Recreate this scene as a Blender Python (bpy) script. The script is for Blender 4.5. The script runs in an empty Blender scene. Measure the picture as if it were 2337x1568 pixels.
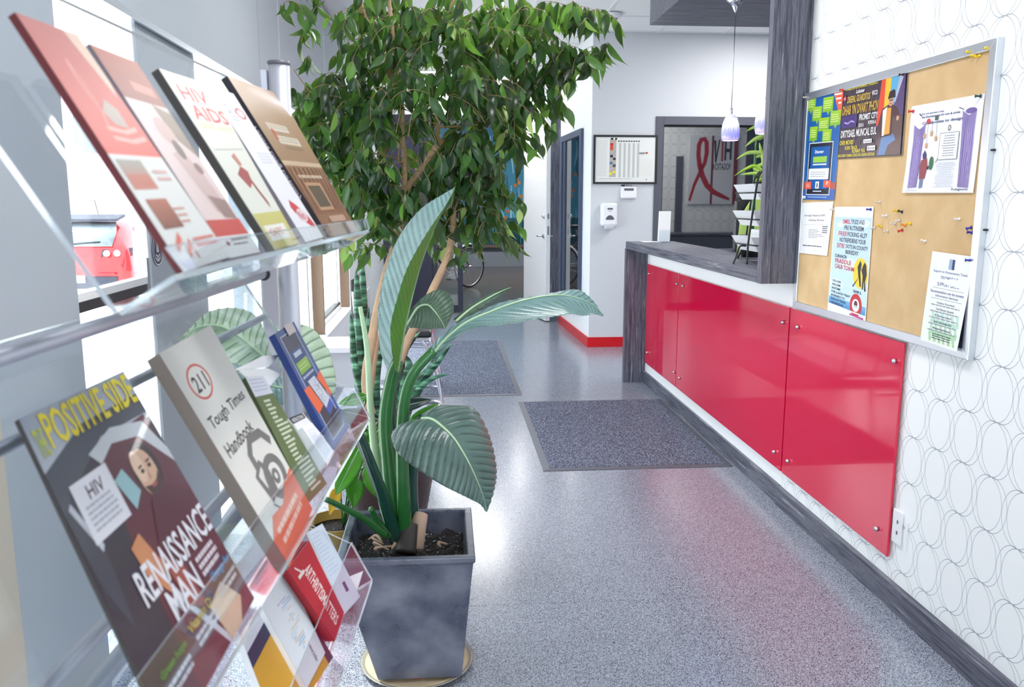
import bpy, bmesh, math, random
from mathutils import Vector, Matrix, noise
V = Vector
PI = math.pi
random.seed(7)
SC = bpy.context.scene
COL = SC.collection

# ------------------------------------------------------------ camera
CAM = V((0, 0, 1.38)); FPX = 1905.8
ya, pt = math.radians(4.5687), math.radians(9.6779)
CR = V((math.cos(ya), -math.sin(ya), 0))
CF = V((math.sin(ya)*math.cos(pt), math.cos(ya)*math.cos(pt), -math.sin(pt)))
CU = CR.cross(CF)
cd = bpy.data.cameras.new('camera'); cam = bpy.data.objects.new('camera', cd); COL.objects.link(cam)
M3 = Matrix((CR, CU, -CF)).transposed()
cam.matrix_world = Matrix.Translation(CAM) @ M3.to_4x4()
cd.sensor_width = 36; cd.lens = FPX/2337*36; cd.clip_start = .02; cd.clip_end = 400
cd.dof.use_dof = True; cd.dof.focus_distance = 4.2; cd.dof.aperture_fstop = 9
SC.camera = cam

# ------------------------------------------------------------ world, sun, exposure
SC.view_settings.view_transform = 'Standard'; SC.view_settings.look = 'None'
SC.view_settings.gamma = 1; SC.view_settings.use_curve_mapping = False
SC.view_settings.exposure = 0.66
w = bpy.data.worlds.new('sky'); SC.world = w; w.use_nodes = True
bg = w.node_tree.nodes['Background']; bg.inputs[0].default_value = (.86, .93, 1, 1); bg.inputs[1].default_value = 3.3
sd = bpy.data.lights.new('sun', 'SUN'); so = bpy.data.objects.new('sun', sd); COL.objects.link(so)
sd.energy = 5; sd.angle = math.radians(.6); sd.color = (1, .96, .9)
so.rotation_euler = V((.42, -.12, -1)).to_track_quat('-Z', 'Y').to_euler()
so.location = (-6, 3, 8)

def lin(c):
    return tuple(x/12.92 if x <= .04045 else ((x+.055)/1.055)**2.4 for x in c)
def rgb(r, g, b): return lin((r/255, g/255, b/255))
INK = 1.0

# ------------------------------------------------------------ pixel of the photo to a point at a known depth or plane
def ray(x, y): return CF + CR*((x-1168.5)/FPX) - CU*((y-784)/FPX)
def onp(x, y, ax, val):
    d = ray(x, y); t = (val-CAM[ax])/d[ax]; return CAM + d*t
def at(x, y, Y): return onp(x, y, 1, Y)
def atx(x, y, X): return onp(x, y, 0, X)
def atz(x, y, Z): return onp(x, y, 2, Z)

# ------------------------------------------------------------ materials
MATS = {}
def newmat(name):
    m = bpy.data.materials.new(name); m.use_nodes = True; MATS[name] = m
    nt = m.node_tree; b = nt.nodes['Principled BSDF']; return m, nt, b
def mat(name, col, rough=.5, metal=0, spec=.5, coat=0, emit=None, es=0, bump=0, bscale=200, var=0, vscale=8, trans=0):
    m, nt, b = newmat(name)
    b.inputs['Base Color'].default_value = (*col, 1); b.inputs['Roughness'].default_value = rough
    b.inputs['Metallic'].default_value = metal; b.inputs['Specular IOR Level'].default_value = spec
    b.inputs['Coat Weight'].default_value = coat; b.inputs['Coat Roughness'].default_value = .04
    if emit: b.inputs['Emission Color'].default_value = (*emit, 1); b.inputs['Emission Strength'].default_value = es
    tc = nt.nodes.new('ShaderNodeTexCoord')
    if var:
        n = nt.nodes.new('ShaderNodeTexNoise'); n.inputs['Scale'].default_value = vscale; n.inputs['Detail'].default_value = 5
        nt.links.new(tc.outputs['Object'], n.inputs['Vector'])
        mx = nt.nodes.new('ShaderNodeMix'); mx.data_type = 'RGBA'
        mx.inputs[6].default_value = (*[c*(1-var) for c in col], 1); mx.inputs[7].default_value = (*[min(1, c*(1+var)) for c in col], 1)
        nt.links.new(n.outputs['Fac'], mx.inputs[0]); nt.links.new(mx.outputs[2], b.inputs['Base Color'])
    if bump:
        n = nt.nodes.new('ShaderNodeTexNoise'); n.inputs['Scale'].default_value = bscale; n.inputs['Detail'].default_value = 3
        nt.links.new(tc.outputs['Object'], n.inputs['Vector'])
        bu = nt.nodes.new('ShaderNodeBump'); bu.inputs['Strength'].default_value = bump; bu.inputs['Distance'].default_value = .002
        nt.links.new(n.outputs['Fac'], bu.inputs['Height']); nt.links.new(bu.outputs[0], b.inputs['Normal'])
    if trans:
        t = nt.nodes.new('ShaderNodeBsdfTranslucent'); t.inputs[0].default_value = (*col, 1)
        ms = nt.nodes.new('ShaderNodeMixShader'); ms.inputs[0].default_value = trans
        out = nt.nodes['Material Output']
        nt.links.new(b.outputs[0], ms.inputs[1]); nt.links.new(t.outputs[0], ms.inputs[2]); nt.links.new(ms.outputs[0], out.inputs[0])
    return m
def N(nt, typ, **kw):
    n = nt.nodes.new(typ)
    for k, v in kw.items(): setattr(n, k, v)
    return n
def math_(nt, op, a, b=None, c=None):
    n = nt.nodes.new('ShaderNodeMath'); n.operation = op
    for i, x in enumerate((a, b, c)):
        if x is None: continue
        if isinstance(x, (int, float)): n.inputs[i].default_value = x
        else: nt.links.new(x, n.inputs[i])
    return n.outputs[0]
def ramp(nt, fac, stops, interp='LINEAR'):
    r = nt.nodes.new('ShaderNodeValToRGB'); r.color_ramp.interpolation = interp
    e = r.color_ramp.elements
    while len(e) < len(stops): e.new(.5)
    for i, (p, c) in enumerate(stops): e[i].position = p; e[i].color = (*c, 1)
    nt.links.new(fac, r.inputs[0]); return r.outputs[0]

mat('wall_white', rgb(240, 243, 245), .55, bump=.05, bscale=300)
mat('wall_grey', rgb(205, 208, 214), .6, bump=.05, bscale=300)
mat('pier_grey', rgb(178, 187, 196), .5)
mat('ceiling_white', rgb(236, 237, 238), .8, bump=.3, bscale=500)
mat('tbar', rgb(225, 226, 228), .4)
mat('blind_fabric', rgb(196, 205, 212), .8, bump=.2, bscale=900, trans=.1)
mat('beige', rgb(205, 196, 180), .6)
mat('red_gloss', rgb(218, 0, 62), .06, spec=.5, coat=.5)
mat('red_base', rgb(206, 16, 28), .3)
mat('white_lam', rgb(248, 249, 250), .35)
mat('steel', rgb(205, 208, 214), .28, metal=1)
mat('alu', rgb(214, 220, 226), .34, metal=1)
mat('chrome', rgb(225, 226, 232), .08, metal=1)
mat('pole_metal', rgb(190, 193, 204), .42, metal=.55)
mat('black_metal', rgb(22, 22, 26), .4)
mat('black_plastic', rgb(28, 28, 32), .35)
mat('rubber', rgb(94, 97, 108), .5)
mat('white_plastic', rgb(238, 239, 243), .3)
mat('grey_plastic', rgb(92, 94, 102), .35)
mat('navy', rgb(48, 50, 72), .45)
mat('bluegrey_frame', rgb(66, 78, 104), .4)
mat('dark_frame', rgb(84, 86, 98), .4)
mat('bronze', rgb(146, 122, 102), .4, metal=.3)
mat('paper', rgb(244, 245, 247), .6)
mat('paper_edge', rgb(198, 196, 190), .7, bump=.3, bscale=900)
mat('glass_white', rgb(235, 238, 250), .25, emit=rgb(200, 205, 255), es=.25)
mat('bark', rgb(196, 164, 134), .8, bump=.6, bscale=60, var=.25, vscale=25)
mat('twig', rgb(150, 124, 86), .7, var=.2, vscale=30)
mat('planter_brown', rgb(70, 44, 40), .4)
mat('gold_plastic', rgb(150, 122, 52), .3, metal=.4)
mat('saucer', rgb(150, 148, 138), .12, spec=.8)
mat('saucer_dust', rgb(196, 180, 150), .8, var=.3, vscale=20)
mat('far_wall', rgb(128, 136, 146), .7)
mat('shelf_brown', rgb(104, 84, 74), .6)
mat('tyre', rgb(22, 20, 22), .7)
mat('car_red', rgb(226, 40, 44), .2, coat=1)
mat('car_grey', rgb(140, 150, 160), .3, coat=1)
mat('car_glass', rgb(150, 160, 166), .05, spec=1)
mat('car_dark', rgb(70, 72, 86), .5)
mat('lamp_clear', rgb(225, 230, 235), .1)
mat('lamp_red', rgb(220, 60, 70), .15)
mat('asphalt', rgb(226, 224, 222), .9, bump=.3, bscale=50)
mat('stucco_pink', rgb(246, 226, 226), .9)
mat('root', rgb(198, 170, 148), .8)
mat('added_light_panel', (1, 1, 1), .5, emit=(1, 1, 1), es=5)  # glowing face of the added ceiling lights
mat('straw_green', rgb(176, 205, 110), .8, bump=.3, bscale=400)

# floor: speckled grey vinyl
def floor_mat(name, a, b_, rough):
    m, nt, b = newmat(name); tc = N(nt, 'ShaderNodeTexCoord')
    n1 = N(nt, 'ShaderNodeTexNoise'); n1.inputs['Scale'].default_value = 330; n1.inputs['Detail'].default_value = 2
    n2 = N(nt, 'ShaderNodeTexNoise'); n2.inputs['Scale'].default_value = 2.5; n2.inputs['Detail'].default_value = 3
    for n in (n1, n2): nt.links.new(tc.outputs['Object'], n.inputs['Vector'])
    c = ramp(nt, n1.outputs['Fac'], [(.39, a), (.49, b_), (.57, b_), (.65, tuple(min(1, x*1.6) for x in b_))])
    nt.links.new(c, b.inputs['Base Color'])
    b.inputs['Roughness'].default_value = rough+.03
    b.inputs['Specular IOR Level'].default_value = .8
    return m
floor_mat('vinyl', rgb(50, 56, 72), rgb(150, 156, 170), .17)
floor_mat('far_floor', rgb(70, 62, 58), rgb(88, 78, 72), .15)
# mat carpet
m, nt, b = newmat('mat_carpet'); tc = N(nt, 'ShaderNodeTexCoord')
v = N(nt, 'ShaderNodeTexVoronoi'); v.inputs['Scale'].default_value = 130
n1 = N(nt, 'ShaderNodeTexNoise'); n1.inputs['Scale'].default_value = 150; n1.inputs['Detail'].default_value = 3
nt.links.new(tc.outputs['Object'], v.inputs['Vector']); nt.links.new(tc.outputs['Object'], n1.inputs['Vector'])
nt.links.new(ramp(nt, n1.outputs['Fac'], [(.35, rgb(40, 44, 58)), (.52, rgb(84, 92, 112)), (.68, rgb(176, 186, 206))]), b.inputs['Base Color'])
bu = N(nt, 'ShaderNodeBump'); bu.inputs['Distance'].default_value = .003; nt.links.new(v.outputs['Distance'], bu.inputs['Height'])
nt.links.new(bu.outputs[0], b.inputs['Normal']); b.inputs['Roughness'].default_value = .95
# dark streaked laminate; grain runs along the given axis
def laminate(name, stretch):
    m, nt, b = newmat(name); tc = N(nt, 'ShaderNodeTexCoord')
    mp = N(nt, 'ShaderNodeMapping'); mp.inputs['Scale'].default_value = stretch
    nt.links.new(tc.outputs['Object'], mp.inputs['Vector'])
    n0 = N(nt, 'ShaderNodeTexNoise'); n0.inputs['Scale'].default_value = .35; n0.inputs['Detail'].default_value = 1
    nt.links.new(mp.outputs[0], n0.inputs['Vector'])
    ad = N(nt, 'ShaderNodeVectorMath', operation='SCALE'); ad.inputs['Scale'].default_value = 1.2
    nt.links.new(n0.outputs['Color'], ad.inputs[0])
    a2 = N(nt, 'ShaderNodeVectorMath', operation='ADD'); nt.links.new(mp.outputs[0], a2.inputs[0]); nt.links.new(ad.outputs[0], a2.inputs[1])
    n1 = N(nt, 'ShaderNodeTexNoise'); n1.inputs['Scale'].default_value = 1; n1.inputs['Detail'].default_value = 6; n1.inputs['Roughness'].default_value = .62
    nt.links.new(a2.outputs[0], n1.inputs['Vector'])
    c = ramp(nt, n1.outputs['Fac'], [(.3, rgb(40, 42, 54)), (.45, rgb(72, 74, 90)), (.53, rgb(106, 107, 120)), (.59, rgb(82, 83, 97)), (.68, rgb(160, 160, 170))])
    nt.links.new(c, b.inputs['Base Color']); b.inputs['Roughness'].default_value = .38
laminate('lam_v', (90, 90, 4)); laminate('lam_y', (90, 4, 90)); laminate('lam_x', (4, 90, 90))
# cork
m, nt, b = newmat('cork'); tc = N(nt, 'ShaderNodeTexCoord')
n1 = N(nt, 'ShaderNodeTexNoise'); n1.inputs['Scale'].default_value = 9; n1.inputs['Detail'].default_value = 8
nt.links.new(tc.outputs['Object'], n1.inputs['Vector'])
nt.links.new(ramp(nt, n1.outputs['Fac'], [(.35, rgb(206, 172, 126)), (.65, rgb(218, 186, 140))]), b.inputs['Base Color']); b.inputs['Roughness'].default_value = .85
# wallpaper: pairs of overlapping thin rings that cross at shared nodes
m, nt, b = newmat('wallpaper'); g = N(nt, 'ShaderNodeNewGeometry'); sx = N(nt, 'ShaderNodeSeparateXYZ')
nt.links.new(g.outputs['Position'], sx.inputs[0])
PY, PZ = .1321, .158; acc = None
zz = math_(nt, 'WRAP', math_(nt, 'SUBTRACT', sx.outputs[2], .455+PZ/2), PZ/2, -PZ/2)
zs = math_(nt, 'SUBTRACT', zz, math_(nt, 'MULTIPLY', math_(nt, 'SIGN', zz), PZ))
for dd in (.0113, -.0113):
    yy = math_(nt, 'WRAP', math_(nt, 'SUBTRACT', sx.outputs[1], 2.142+dd), PY/2, -PY/2)
    y2 = math_(nt, 'POWER', math_(nt, 'ABSOLUTE', math_(nt, 'DIVIDE', yy, .065)), 2)
    for z_ in (zz, zs):
        z2 = math_(nt, 'POWER', math_(nt, 'ABSOLUTE', math_(nt, 'DIVIDE', z_, .0802)), 2)
        f = math_(nt, 'ABSOLUTE', math_(nt, 'MULTIPLY', math_(nt, 'SUBTRACT', math_(nt, 'SQRT', math_(nt, 'ADD', y2, z2)), 1), .072))
        l = math_(nt, 'LESS_THAN', f, .00065)
        acc = l if acc is None else math_(nt, 'MAXIMUM', acc, l)
mx = N(nt, 'ShaderNodeMix', data_type='RGBA'); nt.links.new(acc, mx.inputs[0])
mx.inputs[6].default_value = (*rgb(247, 249, 250), 1); mx.inputs[7].default_value = (*rgb(116, 128, 146), 1)
nt.links.new(mx.outputs[2], b.inputs['Base Color'])
nt.links.new(math_(nt, 'MULTIPLY_ADD', acc, -.15, .5), b.inputs['Roughness'])
# thin clear sheet (acrylic, window panes)
def clear(name, tint, refl, edge=(1, 1, 1)):
    m, nt, b = newmat(name); nt.nodes.remove(b)
    t = N(nt, 'ShaderNodeBsdfTransparent'); t.inputs[0].default_value = (*tint, 1)
    gl = N(nt, 'ShaderNodeBsdfGlossy'); gl.inputs['Roughness'].default_value = .03; gl.inputs[0].default_value = (*edge, 1)
    fr = N(nt, 'ShaderNodeFresnel'); g = N(nt, 'ShaderNodeNewGeometry')
    nt.links.new(math_(nt, 'MULTIPLY_ADD', g.outputs['Backfacing'], 1/1.45-1.45, 1.45), fr.inputs[0])
    fm = math_(nt, 'MULTIPLY', fr.outputs[0], refl)
    ms = N(nt, 'ShaderNodeMixShader'); nt.links.new(fm, ms.inputs[0]); nt.links.new(t.outputs[0], ms.inputs[1]); nt.links.new(gl.outputs[0], ms.inputs[2])
    nt.links.new(ms.outputs[0], nt.nodes['Material Output'].inputs[0])
clear('pane', (.97, .99, .985), .8); clear('acrylic', (.93, .955, .97), .65)
m, nt, b = newmat('acrylic_edge'); b.inputs['Base Color'].default_value = (*rgb(215, 225, 232), 1); b.inputs['Roughness'].default_value = .15
b.inputs['Transmission Weight'].default_value = .55; b.inputs['IOR'].default_value = 1.3
m, nt, b = newmat('dark_glass'); b.inputs['Base Color'].default_value = (*rgb(26, 30, 38), 1); b.inputs['Roughness'].default_value = .02; b.inputs['IOR'].default_value = 3.2
b.inputs['Specular IOR Level'].default_value = .5
# printed colour from the artwork's colour attribute
def inkmat(name, rough, coat=0):
    m, nt, b = newmat(name); a = N(nt, 'ShaderNodeVertexColor', layer_name='ink')
    nt.links.new(a.outputs[0], b.inputs['Base Color']); b.inputs['Roughness'].default_value = rough; b.inputs['Coat Weight'].default_value = coat
inkmat('ink', .45); inkmat('ink_gloss', .3, .15)
# leaf materials
def leafmat(name, stops, rough=.26, trans=.3, tcol=(.35, .7, .08), rnd='object'):
    m, nt, b = newmat(name)
    if rnd == 'object': r = N(nt, 'ShaderNodeObjectInfo').outputs['Random']
    else: r = N(nt, 'ShaderNodeNewGeometry').outputs['Random Per Island']
    c = ramp(nt, r, stops); nt.links.new(c, b.inputs['Base Color']); b.inputs['Roughness'].default_value = rough
    t = N(nt, 'ShaderNodeBsdfTranslucent'); mxx = N(nt, 'ShaderNodeMix', data_type='RGBA', blend_type='MULTIPLY'); mxx.inputs[0].default_value = 0
    mxx = N(nt, 'ShaderNodeMix', data_type='RGBA'); mxx.inputs[0].default_value = .6; nt.links.new(c, mxx.inputs[6]); mxx.inputs[7].default_value = (*tcol, 1)
    nt.links.new(mxx.outputs[2], t.inputs[0])
    ms = N(nt, 'ShaderNodeMixShader'); ms.inputs[0].default_value = trans
    nt.links.new(b.outputs[0], ms.inputs[1]); nt.links.new(t.outputs[0], ms.inputs[2]); nt.links.new(ms.outputs[0], nt.nodes['Material Output'].inputs[0])
fs = [(0, rgb(14, 28, 22)), (.3, rgb(24, 46, 34)), (.6, rgb(38, 70, 46)), (.85, rgb(58, 98, 54)), (.96, rgb(96, 146, 60)), (1, rgb(190, 210, 130))]
leafmat('ficus_leaf', fs); leafmat('ficus_mass', fs, rnd='island')
leafmat('bright_leaf', [(0, rgb(50, 120, 30)), (1, rgb(92, 170, 50))], .22, .3)
leafmat('yellow_leaf', [(0, rgb(220, 180, 50)), (1, rgb(235, 200, 80))], .4, .3, (.8, .6, .1))
leafmat('lime_leaf', [(0, rgb(160, 200, 60)), (1, rgb(190, 220, 120))], .35, .3)
mat('stalk', rgb(44, 106, 52), .22, spec=.7, var=.25, vscale=14)
mat('stalk_dark', rgb(28, 70, 58), .22, spec=.7, var=.25, vscale=14)
mat('stalk_pale', rgb(176, 206, 168), .35)
# big ribbed leaf: green with a satin sheen, reflected blue painted into cool tints
def bigleaf(name, col, rough, trans):
    m, nt, b = newmat(name); tc = N(nt, 'ShaderNodeTexCoord')
    n = N(nt, 'ShaderNodeTexNoise'); n.inputs['Scale'].default_value = 12; n.inputs['Detail'].default_value = 4
    nt.links.new(tc.outputs['Object'], n.inputs['Vector'])
    c = ramp(nt, n.outputs['Fac'], [(.3, tuple(x*.8 for x in col)), (.7, tuple(x*1.15 for x in col))])
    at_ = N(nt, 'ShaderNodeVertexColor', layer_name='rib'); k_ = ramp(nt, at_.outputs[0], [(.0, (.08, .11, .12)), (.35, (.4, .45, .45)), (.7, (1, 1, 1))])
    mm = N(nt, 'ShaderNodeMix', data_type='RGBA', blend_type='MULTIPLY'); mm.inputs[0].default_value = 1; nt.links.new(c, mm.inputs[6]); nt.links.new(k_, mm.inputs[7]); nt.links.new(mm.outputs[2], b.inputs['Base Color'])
    b.inputs['Roughness'].default_value = rough; b.inputs['Sheen Weight'].default_value = .1
    t = N(nt, 'ShaderNodeBsdfTranslucent'); t.inputs[0].default_value = (.25, .6, .1, 1)
    ms = N(nt, 'ShaderNodeMixShader'); ms.inputs[0].default_value = trans
    nt.links.new(b.outputs[0], ms.inputs[1]); nt.links.new(t.outputs[0], ms.inputs[2]); nt.links.new(ms.outputs[0], nt.nodes['Material Output'].inputs[0])
bigleaf('big_leaf_cool', rgb(112, 146, 146), .3, .08); bigleaf('big_leaf_green', rgb(70, 132, 50), .34, .35)  # cool tint holds a blue reflection, green tint the backlight
bigleaf('big_leaf_dark', rgb(78, 104, 98), .28, .06); bigleaf('big_leaf_dull', rgb(80, 106, 88), .36, .15); bigleaf('big_leaf_pale', rgb(188, 208, 186), .4, .25)
# snake plant banding
m, nt, b = newmat('snake_leaf'); tc = N(nt, 'ShaderNodeTexCoord')
mp = N(nt, 'ShaderNodeMapping'); mp.inputs['Scale'].default_value = (6, 6, 60); nt.links.new(tc.outputs['Object'], mp.inputs['Vector'])
n = N(nt, 'ShaderNodeTexNoise'); n.inputs['Scale'].default_value = 1; n.inputs['Detail'].default_value = 4; nt.links.new(mp.outputs[0], n.inputs['Vector'])
nt.links.new(ramp(nt, n.outputs['Fac'], [(.38, rgb(22, 62, 44)), (.5, rgb(48, 110, 84)), (.62, rgb(120, 178, 146))]), b.inputs['Base Color']); b.inputs['Roughness'].default_value = .3
# soil
m, nt, b = newmat('soil'); tc = N(nt, 'ShaderNodeTexCoord')
n = N(nt, 'ShaderNodeTexNoise'); n.inputs['Scale'].default_value = 140; n.inputs['Detail'].default_value = 4; nt.links.new(tc.outputs['Object'], n.inputs['Vector'])
nt.links.new(ramp(nt, n.outputs['Fac'], [(.5, rgb(22, 17, 20)), (.62, rgb(52, 42, 44)), (.7, rgb(205, 196, 200))]), b.inputs['Base Color'])
b.inputs['Roughness'].default_value = .6; bu = N(nt, 'ShaderNodeBump'); bu.inputs['Distance'].default_value = .006; nt.links.new(n.outputs['Fac'], bu.inputs['Height']); nt.links.new(bu.outputs[0], b.inputs['Normal'])
# planter: satin grey-blue glaze, mottled reflections painted into the colour
m, nt, b = newmat('planter_glaze'); tc = N(nt, 'ShaderNodeTexCoord')
n = N(nt, 'ShaderNodeTexNoise'); n.inputs['Scale'].default_value = 7; n.inputs['Detail'].default_value = 5; nt.links.new(tc.outputs['Object'], n.inputs['Vector'])
nt.links.new(ramp(nt, n.outputs['Fac'], [(.3, rgb(52, 58, 80)), (.5, rgb(92, 97, 114)), (.7, rgb(132, 136, 150))]), b.inputs['Base Color'])
nt.links.new(ramp(nt, n.outputs['Fac'], [(.3, (.22,)*3), (.7, (.42,)*3)]), b.inputs['Roughness']); b.inputs['Specular IOR Level'].default_value = .8

# ------------------------------------------------------------ building helpers
WL = {}
def setp(o, label=None, cat=None, group=None, kind=None):
    if label: o['label'] = label
    if cat: o['category'] = cat
    if group: o['group'] = group
    if kind: o['kind'] = kind
    return o
def wl(p): return WL[p.name] if p is not None else V((0, 0, 0))
def emp(name, loc, label=None, cat=None, group=None):
    o = bpy.data.objects.new(name, None); COL.objects.link(o); o.location = loc; WL[o.name] = V(loc); o.empty_display_size = .05
    return setp(o, label, cat, group)
class MB:
    def __init__(s): s.v = []; s.f = []; s.m = []; s.sm = []
    def add(s, vs, fs, m=0, sm=False):
        n = len(s.v); s.v += [V(x) for x in vs]; s.f += [tuple(i+n for i in f) for f in fs]; s.m += [m]*len(fs); s.sm += [sm]*len(fs); return s
    def box(s, x0, x1, y0, y1, z0, z1, m=0):
        vs = [(x, y, z) for x in (x0, x1) for y in (y0, y1) for z in (z0, z1)]
        return s.add(vs, [(0, 1, 3, 2), (4, 6, 7, 5), (0, 4, 5, 1), (2, 3, 7, 6), (0, 2, 6, 4), (1, 5, 7, 3)], m)
    def prism(s, pts, vec, m=0, mside=None):
        n = len(pts); vec = V(vec); pts = [V(p) for p in pts]
        s.add(pts+[p+vec for p in pts], [tuple(range(n))[::-1], tuple(range(n, 2*n))], m)
        k = len(s.v)-2*n
        for i in range(n):
            j = (i+1) % n; s.f.append((k+i, k+j, k+n+j, k+n+i)); s.m.append(m if mside is None else mside); s.sm.append(False)
        return s
    def tube(s, pts, r, seg=8, m=0, closed=False, cap=True):
        pts = [V(p) for p in pts]; n = len(pts); rr = r if isinstance(r, (list, tuple)) else [r]*n
        up = None; vs = []
        for i, p in enumerate(pts):
            a = pts[(i-1) % n] if closed else pts[max(i-1, 0)]; b = pts[(i+1) % n] if closed else pts[min(i+1, n-1)]
            t = (b-a).normalized()
            if up is None: up = t.orthogonal().normalized()
            up = (up-t*up.dot(t)).normalized(); sd_ = t.cross(up)
            vs += [p+(up*math.cos(2*PI*k/seg)+sd_*math.sin(2*PI*k/seg))*rr[i] for k in range(seg)]
        fs = []; q = n if closed else n-1
        for i in range(q):
            j = (i+1) % n
            fs += [(i*seg+k, i*seg+(k+1) % seg, j*seg+(k+1) % seg, j*seg+k) for k in range(seg)]
        if cap and not closed: fs += [tuple(range(seg))[::-1], tuple(range((n-1)*seg, n*seg))]
        return s.add(vs, fs, m, True)
    def lathe(s, prof, c, seg=24, m=0, ax=2, sx=1, sy=1):
        c = V(c); vs = []; n = len(prof)
        for r, h in prof:
            for k in range(seg):
                a = 2*PI*k/seg; x, y = r*math.cos(a)*sx, r*math.sin(a)*sy
                p = V((x, y, h)) if ax == 2 else (V((h, x, y)) if ax == 0 else V((x, h, y)))
                vs.append(c+p)
        fs = [(i*seg+k, i*seg+(k+1) % seg, (i+1)*seg+(k+1) % seg, (i+1)*seg+k) for i in range(n-1) for k in range(seg)]
        if prof[0][0] > 1e-5: fs.append(tuple(range(seg))[::-1])
        if prof[-1][0] > 1e-5: fs.append(tuple(range((n-1)*seg, n*seg)))
        return s.add(vs, fs, m, True)
    def ball(s, c, rx, ry=None, rz=None, seg=12, m=0):
        ry = ry or rx; rz = rz or rx
        return s.lathe([(math.sin(PI*i/8)*rx+1e-6, -math.cos(PI*i/8)*rz) for i in range(9)], c, seg, m, 2, 1, ry/rx)
    def grid(s, P, m=0, sm=True):  # P[i][j]
        a, b = len(P), len(P[0]); return s.add([p for r in P for p in r], [(i*b+j, i*b+j+1, (i+1)*b+j+1, (i+1)*b+j) for i in range(a-1) for j in range(b-1)], m, sm)
    def build(s, name, mats, parent=None, label=None, cat=None, group=None, kind=None, bevel=0, solid=0, subs=0, loc=None):
        if isinstance(mats, str): mats = [mats]
        lo = V([min(p[i] for p in s.v) for i in range(3)]); hi = V([max(p[i] for p in s.v) for i in range(3)])
        c = V(loc) if loc is not None else V(((lo.x+hi.x)/2, (lo.y+hi.y)/2, lo.z))
        me = bpy.data.meshes.new(name); me.from_pydata([p-c for p in s.v], [], s.f)
        for q in mats: me.materials.append(MATS[q])
        me.polygons.foreach_set('material_index', s.m); me.polygons.foreach_set('use_smooth', s.sm)
        bm = bmesh.new(); bm.from_mesh(me); bmesh.ops.recalc_face_normals(bm, faces=bm.faces) if not solid else None; bm.to_mesh(me); bm.free()
        o = bpy.data.objects.new(name, me); COL.objects.link(o)
        if parent is not None: o.parent = parent
        o.location = c-wl(parent); WL[o.name] = c
        if bevel:
            md = o.modifiers.new('b', 'BEVEL'); md.width = bevel; md.segments = 2; md.limit_method = 'ANGLE'; md.angle_limit = .6
        if solid: md = o.modifiers.new('s', 'SOLIDIFY'); md.thickness = solid; md.offset = 0
        if subs: md = o.modifiers.new('u', 'SUBSURF'); md.levels = subs; md.render_levels = subs
        return setp(o, label, cat, group, kind)
def box(name, x0, x1, y0, y1, z0, z1, m, parent=None, **k): return MB().box(x0, x1, y0, y1, z0, z1).build(name, m, parent, **k)
def tube(name, pts, r, m, parent=None, seg=8, **k): return MB().tube(pts, r, seg).build(name, m, parent, **k)
def smooth(pts, n=6):
    pts = [V(p) for p in pts]; o = []; L = len(pts)
    for i in range(L-1):
        a, b, c, d = pts[max(i-1, 0)], pts[i], pts[i+1], pts[min(i+2, L-1)]
        for k in range(n):
            t = k/n; o.append(.5*((2*b)+(c-a)*t+(2*a-5*b+4*c-d)*t*t+(3*b-a-3*c+d)*t**3))
    o.append(pts[-1]); return o

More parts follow.
